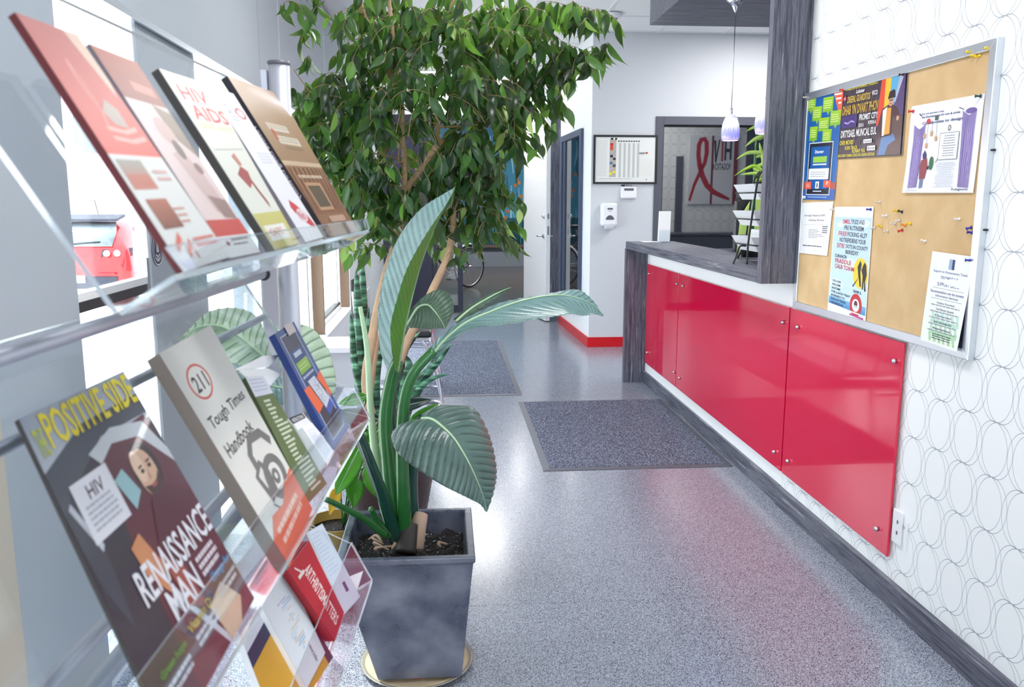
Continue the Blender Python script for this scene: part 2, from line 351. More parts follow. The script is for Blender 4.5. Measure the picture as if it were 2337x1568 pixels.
# ------------------------------------------------------------ flat printed artwork on a real sheet
FONT = {}
def glyphs(txt):
    if txt not in FONT:
        cu = bpy.data.curves.new('t', 'FONT'); cu.body = txt; cu.resolution_u = 2; cu.offset = .018
        o = bpy.data.objects.new('t', cu); COL.objects.link(o)
        me = bpy.data.meshes.new_from_object(o); bpy.data.objects.remove(o); bpy.data.curves.remove(cu)
        vs = [(p.co.x, p.co.y) for p in me.vertices]; fs = [tuple(p.vertices) for p in me.polygons]; bpy.data.meshes.remove(me)
        if not vs: vs = [(0, 0)]
        x0 = min(a for a, _ in vs); x1 = max(a for a, _ in vs); y0 = min(b for _, b in vs); y1 = max(b for _, b in vs)
        FONT[txt] = ([((a-x0)/max(x1-x0, 1e-6), 1-(b-y0)/max(y1-y0, 1e-6)) for a, b in vs], fs)
    return FONT[txt]
class Art:
    """u runs left to right, v top to bottom, both 0..1, over the sheet TL, TR, BR, BL"""
    def __init__(s, q, n, bend=None):
        s.q = [V(p) for p in q]; s.n = V(n).normalized(); s.v = []; s.f = []; s.c = []; s.k = 1; s.bend = bend; s.ink = 1.0
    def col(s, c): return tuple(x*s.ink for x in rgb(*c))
    def P(s, u, v):
        a, b, c, d = s.q; p = a*(1-u)*(1-v)+b*u*(1-v)+c*u*v+d*(1-u)*v
        if s.bend: p = p+s.n*s.bend(u, v)
        return p+s.n*(.0003+.00003*s.k)
    def raw(s, pts, faces, cols):
        n = len(s.v); s.v += [s.P(*p) for p in pts]; s.f += [tuple(i+n for i in f) for f in faces]
        s.c += cols if isinstance(cols, list) else [cols]*len(pts); s.k += 1; return s
    def poly(s, pts, col): return s.raw(pts, [tuple(range(len(pts)))], s.col(col))
    def rect(s, u0, v0, u1, v1, col, col2=None):
        n = 8 if s.bend else 1; c2 = col2 or col; pts = []; cols = []
        for i in range(n+1):
            for j in range(n+1):
                t = i/n; pts.append((u0+(u1-u0)*j/n, v0+(v1-v0)*t)); cols.append(s.col([col[k]*(1-t)+c2[k]*t for k in range(3)]))
        return s.raw(pts, [(i*(n+1)+j, i*(n+1)+j+1, (i+1)*(n+1)+j+1, (i+1)*(n+1)+j) for i in range(n) for j in range(n)], cols)
    def ell(s, u, v, ru, rv, col, seg=20): return s.poly([(u+ru*math.cos(2*PI*k/seg), v+rv*math.sin(2*PI*k/seg)) for k in range(seg)], col)
    def ring(s, u, v, ru, rv, w, col, seg=28):
        pts = [(u+ru*q*math.cos(2*PI*k/seg), v+rv*q*math.sin(2*PI*k/seg)) for q in (1, 1-w) for k in range(seg)]
        return s.raw(pts, [(k, (k+1) % seg, seg+(k+1) % seg, seg+k) for k in range(seg)], s.col(col))
    def text(s, t, u0, v0, u1, v1, col, slant=0):
        vs, fs = glyphs(t); return s.raw([(u0+(u1-u0)*a, v0+(v1-v0)*b+slant*a) for a, b in vs], fs, s.col(col))
    def vtext(s, t, u0, v0, u1, v1, col):  # reads downwards
        vs, fs = glyphs(t); return s.raw([(u1-(u1-u0)*b, v0+(v1-v0)*a) for a, b in vs], fs, s.col(col))
    def line(s, pts, w, col, asp=1):
        n = len(pts); L = []; R = []
        for i, p in enumerate(pts):
            a = pts[max(i-1, 0)]; b = pts[min(i+1, n-1)]; dx, dy = b[0]-a[0], (b[1]-a[1])*asp; l = math.hypot(dx, dy) or 1
            ww = w[i] if isinstance(w, list) else w
            L.append((p[0]-dy/l*ww/2, p[1]+dx/l*ww/2/asp)); R.append((p[0]+dy/l*ww/2, p[1]-dx/l*ww/2/asp))
        return s.raw(L+R, [(i, i+1, n+i+1, n+i) for i in range(n-1)], s.col(col))
    def lines(s, u0, v0, u1, v1, n, col, h=.5, ragged=.25, center=False, seed=0):
        rr = random.Random(seed+int(v0*1000)); dv = (v1-v0)/n
        for i in range(n):
            w_ = (u1-u0)*(1-rr.random()*ragged); a = u0+((u1-u0)-w_)/2 if center else u0
            # broken into words
            x = a
            while x < a+w_:
                l = (.04+rr.random()*.1)*(u1-u0)*1.3; e = min(x+l, a+w_); s.rect(x, v0+i*dv, e, v0+i*dv+dv*h, col); s.k -= 1; x = e+.02*(u1-u0)
        s.k += 1; return s
    def build(s, name, parent, gloss=False, label=None):
        c = sum(s.q, V((0, 0, 0)))/4; me = bpy.data.meshes.new(name); me.from_pydata([p-c for p in s.v], [], s.f)
        me.materials.append(MATS['ink_gloss' if gloss else 'ink'])
        a = me.color_attributes.new('ink', 'FLOAT_COLOR', 'POINT')
        a.data.foreach_set('color', [x for cc in s.c for x in (*cc, 1)])
        o = bpy.data.objects.new(name, me); COL.objects.link(o); o.parent = parent; o.location = c-wl(parent); WL[o.name] = c
        return setp(o, label)

# ============================================================ SETTING
XW = 1.527; ZC = 2.8876; YB = 7.81; XL = -.95; YF = 10.4
def struct(name, mb, m, parent=None, **k): return mb.build(name, m, parent, kind=None if parent else 'structure', **k)
fl = struct('floor', MB().box(-1.1, 5.2, -3.2, YF, -.12, -.004), 'rubber')
ys = [-3.2, -.45, 2.695, 5.804, 8.9, YF]
for i in range(5):
    for a, b_ in ((-1.1, 1.62), (1.623, 5.2)): box('floor_sheet', a, b_, ys[i]+.0012, ys[i+1]-.0012, -.004, 0, 'vinyl', fl)
ff = struct('floor', MB().box(-1.1, 6, YF+.001, 18.2, -.12, 0), 'far_floor')
ce = struct('ceiling', MB().box(-1.1, 5.2, -3.2, YF, ZC+.03, ZC+.2), 'ceiling_white')
tb = MB(); TL = .61
tiles = []
nx = int(6.3/TL)+1; ny = int(13.6/TL)+1
tm = MB().box(-TL/2+.006, TL/2-.006, -TL/2+.006, TL/2-.006, 0, .012)
first = None; LIGHTS = {(2, 1), (2, 7), (2, 11), (6, 12), (6, 14), (6, 16), (2, 21)}
for i in range(nx):
    for j in range(ny):
        cx, cy = -1.1+TL*(i+.5), -3.2+TL*(j+.5)
        if cx > 5.1 or cy > YF-.2: continue
        if (i, j) in LIGHTS: continue
        if cx > 1.9 and cy < 3.5: continue
        if first is None: first = tm.build('ceiling_tile', 'ceiling_white', ce); first.location = V((cx, cy, ZC+.004))-WL[ce.name]
        else:
            o = first.copy(); COL.objects.link(o); o.location = V((cx, cy, ZC+.004))-WL[ce.name]
for i in range(nx+1): tb.box(-1.1+TL*i-.012, -1.1+TL*i+.012, -3.2, YF, ZC-.003, ZC+.03)
for j in range(ny+1): tb.box(-1.1, 5.2, -3.2+TL*j-.012, -3.2+TL*j+.012, ZC-.0035, ZC+.03)
tb.build('grid_bars', 'tbar', ce, kind='stuff')
lampn = 0
for (i, j) in sorted(LIGHTS):  # unseen fixtures with area lamps, added to brighten the room
    cx, cy = -1.1+TL*(i+.5), -3.2+TL*(j+.5); lampn += 1
    where = 'over the reception desk' if cx > 1.6 else 'over the aisle'
    t = emp('added_ceiling_light', (cx, cy, ZC), 'added unseen ceiling light %s, %s' % (where, {1: 'behind the viewpoint', 7: 'above the magazine rack', 11: 'above the fig tree', 21: 'near the passage end', 12: 'nearest the laminate pillar', 14: 'midway to the grey wall', 16: 'nearest the grey back wall'}[j]), 'light', 'added ceiling lights '+where)
    MB().box(cx-.29, cx+.29, cy-.29, cy+.29, ZC+.002, ZC+.02).build('diffuser', 'added_light_panel', t)
    f = MB()
    for a in ((-.3, .3, -.3, -.285), (-.3, .3, .285, .3), (-.3, -.285, -.285, .285), (.285, .3, -.285, .285)): f.box(cx+a[0], cx+a[1], cy+a[2], cy+a[3], ZC-.008, ZC+.02)
    f.build('frame', 'tbar', t)
    ld = bpy.data.lights.new('added_panel_lamp', 'AREA'); ld.size = .55; ld.energy = 13 if cx < 1.6 else 14.5; ld.color = (1, .985, .97)
    lo = bpy.data.objects.new('added_panel_lamp', ld); COL.objects.link(lo); lo.parent = t; lo.location = (0, 0, -.012)
# right wall with ring wallpaper
struct('wall_right', MB().box(XW, 1.65, -3.2, 3.553, 0, ZC+.1), 'wallpaper')
struct('wall_rear', MB().box(-1.1, -.9, -3.2, -3.08, 0, ZC).box(.9, XW, -3.2, -3.08, 0, ZC).box(-.9, .9, -3.2, -3.08, 2.3, ZC), 'wall_white')
# half wall that carries the red panels
struct('wall_counter', MB().box(XW, 1.64, 3.555, 6.215, 0, 1.026), 'white_lam')
struct('baseboard_right', MB().box(1.503, XW, -3.05, 3.57, .001, .088), 'lam_y')
struct('baseboard_counter', MB().box(1.512, XW, 3.572, 6.215, .001, .09), 'lam_y')
# reception room shell behind the counter
nt0 = MATS['wallpaper'].node_tree; m2 = MATS['wallpaper'].copy(); m2.name = 'wallpaper_x'; MATS['wallpaper_x'] = m2
for l in list(m2.node_tree.links):
    if l.from_node.type == 'SEPXYZ' and l.from_socket.name == 'Y':
        m2.node_tree.links.new([n for n in m2.node_tree.nodes if n.type == 'SEPXYZ'][0].outputs[0], l.to_socket)
struct('wall_desk_front', MB().box(1.65, 4.4, 3.45, 3.553, 0, ZC), 'wallpaper_x')
mat('wall_dark', rgb(86, 90, 100), .5)
struct('wall_desk_dark', MB().box(4.4, 5.2, 3.45, 3.56, 0, ZC), 'wall_dark')
struct('wall_desk_right', MB().box(5.08, 5.2, 3.56, 7.81, 0, ZC), 'wall_dark')
# grey back wall with an interior window
gx0, gx1, gz0, gz1 = 1.99, 3.75, .9, 2.115
struct('wall_back', MB().box(1.36, gx0, YB, YB+.12, 0, ZC+.02).box(gx1, 5.2, YB, YB+.12, 0, ZC+.02).box(gx0, gx1, YB, YB+.12, gz1, ZC+.02).box(gx0, gx1, YB, YB+.12, 0, gz0), 'wall_grey')
wn = struct('window_1', MB().box(gx0-.035, gx0+.04, YB-.015, YB+.11, gz0-.04, gz1+.035).box(gx1-.04, gx1+.035, YB-.015, YB+.11, gz0-.04, gz1+.035)
            .box(gx0+.04, gx1-.04, YB-.015, YB+.11, gz1-.04, gz1+.035).box(gx0+.04, gx1-.04, YB-.015, YB+.11, gz0-.04, gz0+.03), 'dark_frame', bevel=.003)
MB().box(gx0+.04, gx1-.04, YB+.05, YB+.056, gz0+.03, gz1-.04).build('pane', 'dark_glass', wn)
MB().box(gx0+.04, gx0+.055, YB+.03, YB+.06, gz0+.03, gz1-.04).box(gx0+.055, gx1-.04, YB+.03, YB+.06, gz1-.055, gz1-.04).build('gasket', 'black_plastic', wn)
# side wall of the passage, slightly out of square
A, B = V((1.36, YB, 0)), V((1.30, 9.43, 0)); e = (B-A).normalized(); nn = V((-e.y, e.x, 0)).normalized()
if nn.x > 0: nn = -nn
struct('wall_passage', MB().prism([A+V((0, .001, 0)), B, (1.7, 9.43, 0), (1.7, YB+.13, 0), (1.361, YB+.13, 0)], (0, 0, ZC+.02)), 'wall_white')
def side(px, py):
    d = ray(px, py); t = (A-CAM).dot(nn)/d.dot(nn); return CAM+d*t
def swbox(name, s0, s1, z0, z1, o0, o1, m, parent=None, **k):
    p = [A+e*s0+nn*o0, A+e*s1+nn*o0, A+e*s1+nn*o1, A+e*s0+nn*o1]
    return MB().prism([V((q.x, q.y, z0)) for q in p], (0, 0, z1-z0)).build(name, m, parent, **k)
s1 = (side(1283, 400)-A).dot(e); s0 = (side(1331, 400)-A).dot(e)
struct('baseboard_passage', MB().prism([A+nn*.001, B+nn*.001, B+nn*.014, A+nn*.014], (0, 0, .095)), 'red_base')
struct('baseboard_back', MB().box(1.347, 1.9, YB-.013, YB-.001, .001, .095), 'red_base')
wz0, wz1 = .27, 2.07
w2 = bpy.data.objects.new('window_2', None); COL.objects.link(w2); w2.location = A+e*((s0+s1)/2); WL[w2.name] = V(w2.location); w2['kind'] = 'structure'
swbox('frame_jamb', s0, s0+.07, wz0, wz1, .001, .03, 'bluegrey_frame', w2); swbox('frame_jamb', s1-.12, s1, wz0, wz1, .001, .03, 'bluegrey_frame', w2)
swbox('frame_jamb', s1-.26, s1-.2, wz0, wz1-.06, .001, .022, 'bluegrey_frame', w2)
swbox('frame_head', s0+.07, s1-.12, wz1-.06, wz1, .001, .03, 'bluegrey_frame', w2); swbox('frame_foot', s0+.07, s1-.12, wz0, wz0+.05, .001, .03, 'bluegrey_frame', w2)
swbox('pane', s0+.07, s1-.12, wz0+.05, wz1-.06, .001, .008, 'dark_glass', w2)
# end of the passage: laminate panel, open white door, opening to the far room
ep = struct('wall_end', MB().box(1.36, 1.8, 9.44, 9.9, 0, ZC).box(.95, 1.36, YF, YF+.1, 2.4, ZC).box(.2, .95, YF, YF+.1, 2.4, ZC).box(-1.1, .2, YF, YF+.1, 2.4, ZC).box(-1.1, -.75, YF, YF+.1, 0, 2.4), 'wall_white')
struct('trim_1', MB().box(1.0, 1.45, YF, YF+.1, .001, 2.4), 'lam_v')
struct('baseboard_end', MB().box(1.02, 1.4, YF-.015, YF-.001, .001, .1), 'black_plastic')
d0, d1 = V((1.149, 9.509, 0)), V((.975, YF-.03, 0)); de = (d1-d0).normalized(); dn = V((-de.y, de.x, 0))
if dn.x > 0: dn = -dn
def dpr(name, a, b_, z0, z1, o0, o1, m, parent=None, **k):
    p = [d0+de*a+dn*o0, d0+de*b_+dn*o0, d0+de*b_+dn*o1, d0+de*a+dn*o1]; return MB().prism([V((q.x, q.y, z0)) for q in p], (0, 0, z1-z0)).build(name, m, parent, **k)
DL = (d1-d0).length
door = dpr('door_1', 0, DL, .012, 2.33, 0, -.05, 'white_lam', kind='structure', bevel=.002)
dpr('latch_plate', -.002, .0, 1.0, 1.1, -.015, -.035, 'steel', door); dpr('latch_plate', -.002, .0, 1.18, 1.24, -.015, -.035, 'steel', door)
for sgn in (0, 1):
    o_ = .0 if sgn == 0 else -.05; s_ = 1 if sgn == 0 else -1
    q = d0+de*.075+dn*o_; zc = .985
    mb = MB().lathe([(.026, 0), (.026, .01)], (0, 0, 0), 16)
    mb.v = [q+dn*(p.z*s_)+de*p.x+V((0, 0, p.y+zc)) for p in mb.v]
    mb.tube([q+dn*(.01*s_)+V((0, 0, zc)), q+dn*(.05*s_)+V((0, 0, zc)), q+dn*(.055*s_)+de*.1+V((0, 0, zc))], .009)
    mb.build('door_handle', 'steel', door)
mb = MB().lathe([(.024, 0), (.024, .012), (.01, .014), (.01, .03)], (0, 0, 0), 16); q = d0+de*.075
mb.v = [q+dn*p.z+de*p.x+V((0, 0, p.y+1.21)) for p in mb.v]; mb.build('deadbolt', 'steel', door)
# navy framed glazed door and panel at the left of the opening
nd = struct('door_2', MB().box(.155, .217, YF-.02, YF+.03, .01, 2.36).box(-.14, .155, YF-.02, YF+.03, .01, .1).box(-.14, .155, YF-.02, YF+.03, 2.28, 2.36).box(-.16, -.1, YF-.02, YF+.03, .01, 2.36), 'navy', bevel=.003)
MB().box(-.1, .155, YF, YF+.006, .1, 2.28).build('pane', 'pane', nd)
struct('trim_2', MB().box(-.75, -.161, YF-.04, YF+.06, .001, 2.4), 'navy')
# far room
struct('wall_far', MB().box(-1.2, 6, 17.9, 18.1, 0, 3.4), 'far_wall')
struct('wall_far_left', MB().box(-1.2, -1.1, YF+.1, 17.9, 0, 3.4), 'far_wall'); struct('wall_far_right', MB().box(6, 6.1, YF+.1, 18, 0, 3.4), 'far_wall')
struct('wall_far_near', MB().box(1.9, 6, YF+.11, YF+.2, 0, 3.4), 'far_wall')
struct('ceiling', MB().box(-1.2, 6, YF+.11, 18.1, 3.4, 3.5), 'ceiling_white')
for cx, wh_ in ((-.2, 'left'), (1.6, 'middle'), (3.5, 'right')):  # unseen panels, added to light the far room
    t = emp('added_ceiling_light', (cx, 14.2, 3.4), wh_+' added unseen ceiling light in the far room beyond the open door', 'light', 'added ceiling lights in the far room')
    MB().box(cx-.4, cx+.4, 13.8, 14.6, 3.385, 3.399).build('diffuser', 'added_light_panel', t)
    ld = bpy.data.lights.new('added_panel_lamp', 'AREA'); ld.size = .75; ld.energy = 42; lo = bpy.data.objects.new('added_panel_lamp', ld); COL.objects.link(lo); lo.parent = t; lo.location = (0, 0, -.03)
mu = MB().box(-1.05, 2.6, 17.86, 17.899, .47, 2.9).build('wall_mural', 'far_wall', label='teal and blue flower meadow mural on the far wall beyond the open door', cat='painting')
a = Art([(-1.05, 17.86, 2.9), (2.6, 17.86, 2.9), (2.6, 17.86, .47), (-1.05, 17.86, .47)], (0, -1, 0))
a.rect(0, 0, 1, 1, (40, 128, 168), (52, 140, 160)); R = random.Random(3)
for i in range(120):
    x = R.random(); y = R.random()*.75; l = .12+R.random()*.2; c = R.choice([(24, 84, 110), (96, 170, 206), (120, 190, 214), (30, 110, 100), (150, 200, 220), (34, 130, 120)])
    a.line([(x, y), (x+R.uniform(-.01, .01), y+l*.5), (x+R.uniform(-.02, .02), y+l)], [.006, .012, .004], c, .58)
a.rect(0, .77, 1, 1, (6, 92, 104), (4, 44, 52))
for i in range(170):
    x = R.random(); y = .77+R.random()*.06; a.line([(x, y), (x+R.uniform(-.006, .006), 1)], [.005, .003], R.choice([(4, 70, 84), (20, 150, 160), (10, 110, 120), (2, 30, 40), (0, 120, 140)]), .58)
for i in range(60):
    a.ell(R.random(), R.random()*.78, .009, .018, R.choice([(216, 130, 40), (200, 110, 30)]), 8)
a.build('painted_meadow', mu)
MB().box(-1.08, 2.7, 17.78, 17.899, .41, .468).build('wall_ledge', 'shelf_brown', label='long brown wooden ledge under the flower mural', cat='shelf')

# ------------------------------------------------------------ left window wall
struct('wall_left', MB().box(-1.1, -.93, 4.9, YF, 0, .33).box(-1.1, XL, 8.42, YF, .33, ZC).box(-1.1, XL, -3.2, .9, 0, ZC), 'wall_white')
struct('trim_3', MB().box(-1.08, -.915, 4.9, 8.42, .331, .352), 'wall_white', bevel=.004)
mat('beam', rgb(225, 228, 232), .6)
struct('trim_4', MB().box(-1.1, -.99, .9, 8.42, 2.3, ZC), 'pier_grey')
struct('wall_pier', MB().box(-1.1, XL, 1.81, 2.2, 0, ZC).box(-.99, XL, 2.2, 2.238, 0, ZC), 'pier_grey')
struct('wall_pier', MB().box(-1.1, XL, 3.22, 3.42, 0, ZC).box(-.99, XL, 2.8, 3.22, 0, ZC), 'pier_grey')
struct('wall_pier', MB().box(-1.1, XL, 4.43, 4.9, 0, ZC), 'pier_grey')
struct('wall_pier', MB().box(-1.1, XL, .9, 1.81, 0, 2.3), 'beige')
wk = 3
for (ya_, yb_, z0) in ((2.238, 2.8, .02), (3.42, 4.43, .02), (4.9, 6.5, .352), (6.58, 8.22, .352)):
    nm = 'window_%d' % wk; wk += 1
    mb = MB(); w0, w1, jw = (-1.075, -1.02, .035) if z0 > .1 else (-.99, -.955, .012)
    for (p, q) in ((ya_, ya_+jw), (yb_-jw, yb_)): mb.box(w0, w1, p, q, z0, 2.3)
    mb.box(w0, w1, ya_+jw, yb_-jw, z0, z0+.04)
    wo = struct(nm, mb, 'white_lam')
    if z0 < .1:
        MB().box(-.988, -.957, ya_+.012, yb_-.012, 1.118, 1.14).build('transom', 'white_lam', wo)
        MB().box(-.986, -.955, ya_+.012, yb_-.012, 1.09, 1.118).build('transom_gasket', 'black_plastic', wo)
        MB().box(-.984, -.953, yb_-.035, yb_-.012, 1.06, 1.2).build('bracket', 'steel', wo)
    else:
        MB().box(-1.072, -1.024, ya_+.035, yb_-.035, z0+.04, z0+.06).build('gasket', 'black_plastic', wo)
        MB().box(-1.062, -1.03, yb_-.16, yb_-.12, z0+.06, 2.3).build('casement_stile', 'alu', wo)
    MB().box(w0+.012, w0+.016, ya_+jw, yb_-jw, z0+.04, 2.3).build('pane', 'pane', wo)
for y in (6.54, 8.27):
    struct('trim_%d' % (5 if y < 7 else 6), MB().box(-1.045, -.945, y, y+.04, .353, 2.3).box(-1.06, -1.045, y-.02, y+.06, .353, 2.3), 'bronze')
# roller blinds
for (ya_, yb_, lab) in ((1.2, 4.55, 'long grey roller blind pulled part way down the window nearest the rack'), (4.56, 8.4, 'pale grey roller blind above the far windows behind the tall fig tree')):
    t = emp('roller_blind', (-.935, (ya_+yb_)/2, 1.93), lab, 'blind')
    MB().box(-.937, -.9345, ya_, yb_, 1.945, 2.83).build('fabric', 'blind_fabric', t); MB().box(-.942, -.930, ya_, yb_, 1.925, 1.945).build('bottom_bar', 'alu', t)
    tube('roller', [(-.93, ya_, 2.845), (-.93, yb_, 2.845)], .02, 'pier_grey', t)
def chain(px, y0, y1, X, par):
    a, b_ = atx(px, y0, X), atx(px+3, y1, X); b_ = V((a.x, a.y, b_.z)); mb = MB(); n = int((a.z-b_.z)/.012)
    for i in range(n): mb.lathe([(0.0001, -.0035), (.0035, 0), (.0001, .0035)], a+(b_-a)*(i/n), 5)
    mb.tube([a, b_], .0012, 4); mb.build('bead_chain', 'white_plastic', par, kind='stuff')
chain(629, -80, 650, -.9, t); chain(733, -60, 230, -.9, t)

q = atx(819, 480, -.926); YW = q.y
wd = emp('blind_wand', (q.x, YW, at(819, 602, YW).z), 'grey blind wand with a dark tip on the wall past the last window', 'blind wand')
tube('rod', [(q.x, YW, q.z), (q.x, YW, at(819, 576, YW).z)], .026, 'alu', wd, 12); tube('tip', [(q.x, YW, at(819, 576, YW).z), (q.x, YW, at(819, 602, YW).z)], .024, 'grey_plastic', wd, 12)
# ------------------------------------------------------------ outdoors
GZ = -.32
struct('ground', MB().box(-60, -1.1, -30, 90, GZ-.1, GZ), 'asphalt')
struct('ground', MB().box(-3.2, -1.1, -30, 90, GZ, GZ+.12), 'asphalt')
bd = emp('building', (-22, 36, GZ), 'pale pink stucco building across the parking lot', 'building')
MB().box(-40, -9, 34, 44, GZ, 9).build('wall', 'stucco_pink', bd)
for i in range(6): MB().box(-36+i*4.4, -33.6+i*4.4, 33.9, 34.05, 3.2, 5.2).build('window', 'car_glass', bd)

def make_car(loc, paint, label, heading=0):
    X0 = V(loc); c, s = math.cos(heading), math.sin(heading)
    def T(x, y, z): return X0+V((y*c+x*s, x*c-y*s, z))   # x forward, y right
    root = emp('car', loc, label, 'car', 'parked cars outside')
    S = [(-.02, .66, .74, .72, .6, .3, .72, .8), (.03, .74, .83, .82, .66, .24, .95, 1.0), (.12, .76, .86, .83, .66, .22, .97, 1.1), (.5, .78, .87, .82, .6, .2, .99, 1.37), (1.0, .8, .88, .82, .6, .2, .98, 1.43), (1.9, .8, .88, .82, .6, .2, .95, 1.45), (2.5, .8, .88, .8, .58, .2, .93, 1.38), (3.2, .8, .88, .74, .6, .2, .9, 1.0), (3.9, .78, .86, .7, .5, .22, .82, .86), (4.25, .7, .76, .6, .4, .28, .68, .7)]
    P = []
    for (x, wb, wm, wt, wr, zb, belt, rf) in S:
        h = [(wb, zb), (wm, zb+.18), (wm+.01, .62 if belt > .7 else .5), (wt, belt), (wr, rf), (wr*.5, rf+.025), (0, rf+.03)]
        P.append([T(x, -a_, z) for a_, z in h]+[T(x, a_, z) for a_, z in h[::-1][1:]])
    mb = MB().grid(P); mb.add(P[0], [tuple(range(len(P[0])))], 0, True); mb.build('body', paint, root, subs=2, loc=loc)
    # hatch glass, spoiler, lights, bumper, plate, wheels, side glass
    def sheet(name, rows, m): MB().grid([[T(*p) for p in r] for r in rows]).build(name, m, root, solid=.01)
    sheet('rear_window', [[(.0, y, .98) for y in (-.6, -.3, 0, .3, .6)], [(.18, y, 1.2) for y in (-.62, -.3, 0, .3, .62)], [(.4, y, 1.36) for y in (-.55, -.3, 0, .3, .55)]], 'car_glass')
    MB().prism([T(.3, -.6, 1.37), T(.3, .6, 1.37), T(.62, .62, 1.44), T(.62, -.62, 1.44)], (0, 0, .045)).build('spoiler', 'car_dark', root, bevel=.01)
    for sg in (-1, 1):
        MB().prism([T(-.02, sg*.42, .8), T(-.01, sg*.46, .93), T(.22, sg*.85, .95), T(.16, sg*.86, .82)], (0, -.012, 0)).build('tail_light', 'car_dark', root, bevel=.01)
        for (y, x) in ((.53, -.05), (.68, -.02)):
            b2 = MB().lathe([(.055, 0), (.05, .03), (.0001, .045)], (0, 0, 0), 14); b2.v = [T(x-p.z*.8, sg*y+p.x, .87+p.y) for p in b2.v]; b2.build('lamp_lens', 'lamp_clear', root)
        sheet('side_window', [[(.75, sg*.845, 1.02), (1.2, sg*.85, 1.0), (1.9, sg*.85, .98), (2.6, sg*.84, .97)], [(.95, sg*.69, 1.33), (1.3, sg*.67, 1.37), (1.9, sg*.66, 1.38), (2.35, sg*.68, 1.33)]], 'car_glass')
        for x in (.78, 3.35):
            wm_ = MB().lathe([(.2, -.1), (.31, -.1), (.32, -.06), (.32, .06), (.31, .1), (.2, .1)], (0, 0, 0), 24, 0); wm_.v = [T(x+p.x, sg*.8+p.z, .32+p.y) for p in wm_.v]; wh = wm_.build('wheel', 'tyre', root)
            hb = MB()
            for k in range(7):
                a_ = 2*PI*k/7; hb.tube([(.03*math.cos(a_), .03*math.sin(a_), .085), (.2*math.cos(a_), .2*math.sin(a_), .1)], .02, 5)
            hb.lathe([(.19, .05), (.21, .105), (.205, .1), (.19, .06)], (0, 0, 0), 24); hb.v = [T(x+p.x, sg*(.8+p.z), .32+p.y) for p in hb.v]; hb.build('rim', 'steel', wh)
    MB().prism([T(-.05, -.6, .3), T(-.05, .6, .3), T(-.05, .68, .5), T(-.05, -.68, .5)], (0, .08, 0)).build('lower_bumper', 'car_dark', root, bevel=.02)
    MB().prism([T(-.065, -.17, .4), T(-.065, .17, .4), T(-.065, .17, .52), T(-.065, -.17, .52)], (0, -.01, 0)).build('number_plate', 'white_plastic', root)
    MB().prism([T(-.065, .36, .53), T(-.065, .64, .53), T(-.065, .64, .56), T(-.065, .36, .56)], (0, -.01, 0)).build('reflector', 'lamp_red', root)
    tube('wiper', [T(-.03, -.1, 1.0), T(-.005, .1, 1.03), T(.01, .42, 1.05)], .012, 'black_plastic', root)
    tube('aerial', [T(1.1, 0, 1.46), T(.85, .05, 1.72)], .006, 'black_plastic', root)
    return root
make_car((-5.95, 14.0, GZ), 'car_red', 'red hatchback parked outside behind the magazine rack')
make_car((-4.75, 27, GZ), 'car_grey', 'grey hatchback parked farther off, glimpsed past the window pier')
# crest sticker on the window glass
cp = atx(359, 572, -.948)
st = MB().lathe([(.0001, 0), (.05, 0), (.05, .001)], (0, 0, 0), 28, 0, 0); st.v = [V((cp.x+p.x, cp.y+p.y*1.0, cp.z+p.z)) for p in st.v]
st = st.build('window_sticker', 'navy', label='round dark navy sticker with a white crest beside the window, behind the rack', cat='sticker')
a = Art([(cp.x+.001, cp.y-.05, cp.z+.05), (cp.x+.001, cp.y+.05, cp.z+.05), (cp.x+.001, cp.y+.05, cp.z-.05), (cp.x+.001, cp.y-.05, cp.z-.05)], (1, 0, 0))
a.ring(.5, .5, .49, .49, .08, (235, 235, 245)).ring(.5, .5, .36, .36, .08, (235, 235, 245)); a.rect(.4, .25, .6, .55, (230, 230, 240)).line([(.3, .62), (.5, .7), (.7, .62)], .05, (230, 230, 240)).line([(.32, .72), (.5, .8), (.68, .72)], .05, (230, 230, 240))
for k in (.44, .5, .56): a.line([(k, .27), (k, .52)], .012, (50, 50, 80))
a.build('crest', st)

# ============================================================ RECEPTION
fr = emp('reception_counter', (1.45, 4.9, 0), 'reception counter clad in dark streaked laminate with a tall pillar', 'counter')
MB().box(1.3588, 1.72, 3.556, 6.24, 1.028, 1.081).build('countertop', 'lam_y', fr)
MB().box(1.3588, 1.526, 6.218, 6.27, 0.001, 1.027).build('end_leg', 'lam_v', fr)
MB().box(1.3588, 1.526, 3.508, 3.553, 1.027, ZC-.01).build('pillar', 'lam_v', fr)
sf = MB().box(1.3588, 2.6, 3.556, 5.66, 2.517, ZC-.01).build('soffit', 'lam_x', label='dark laminate ceiling soffit above the reception counter', cat='soffit')
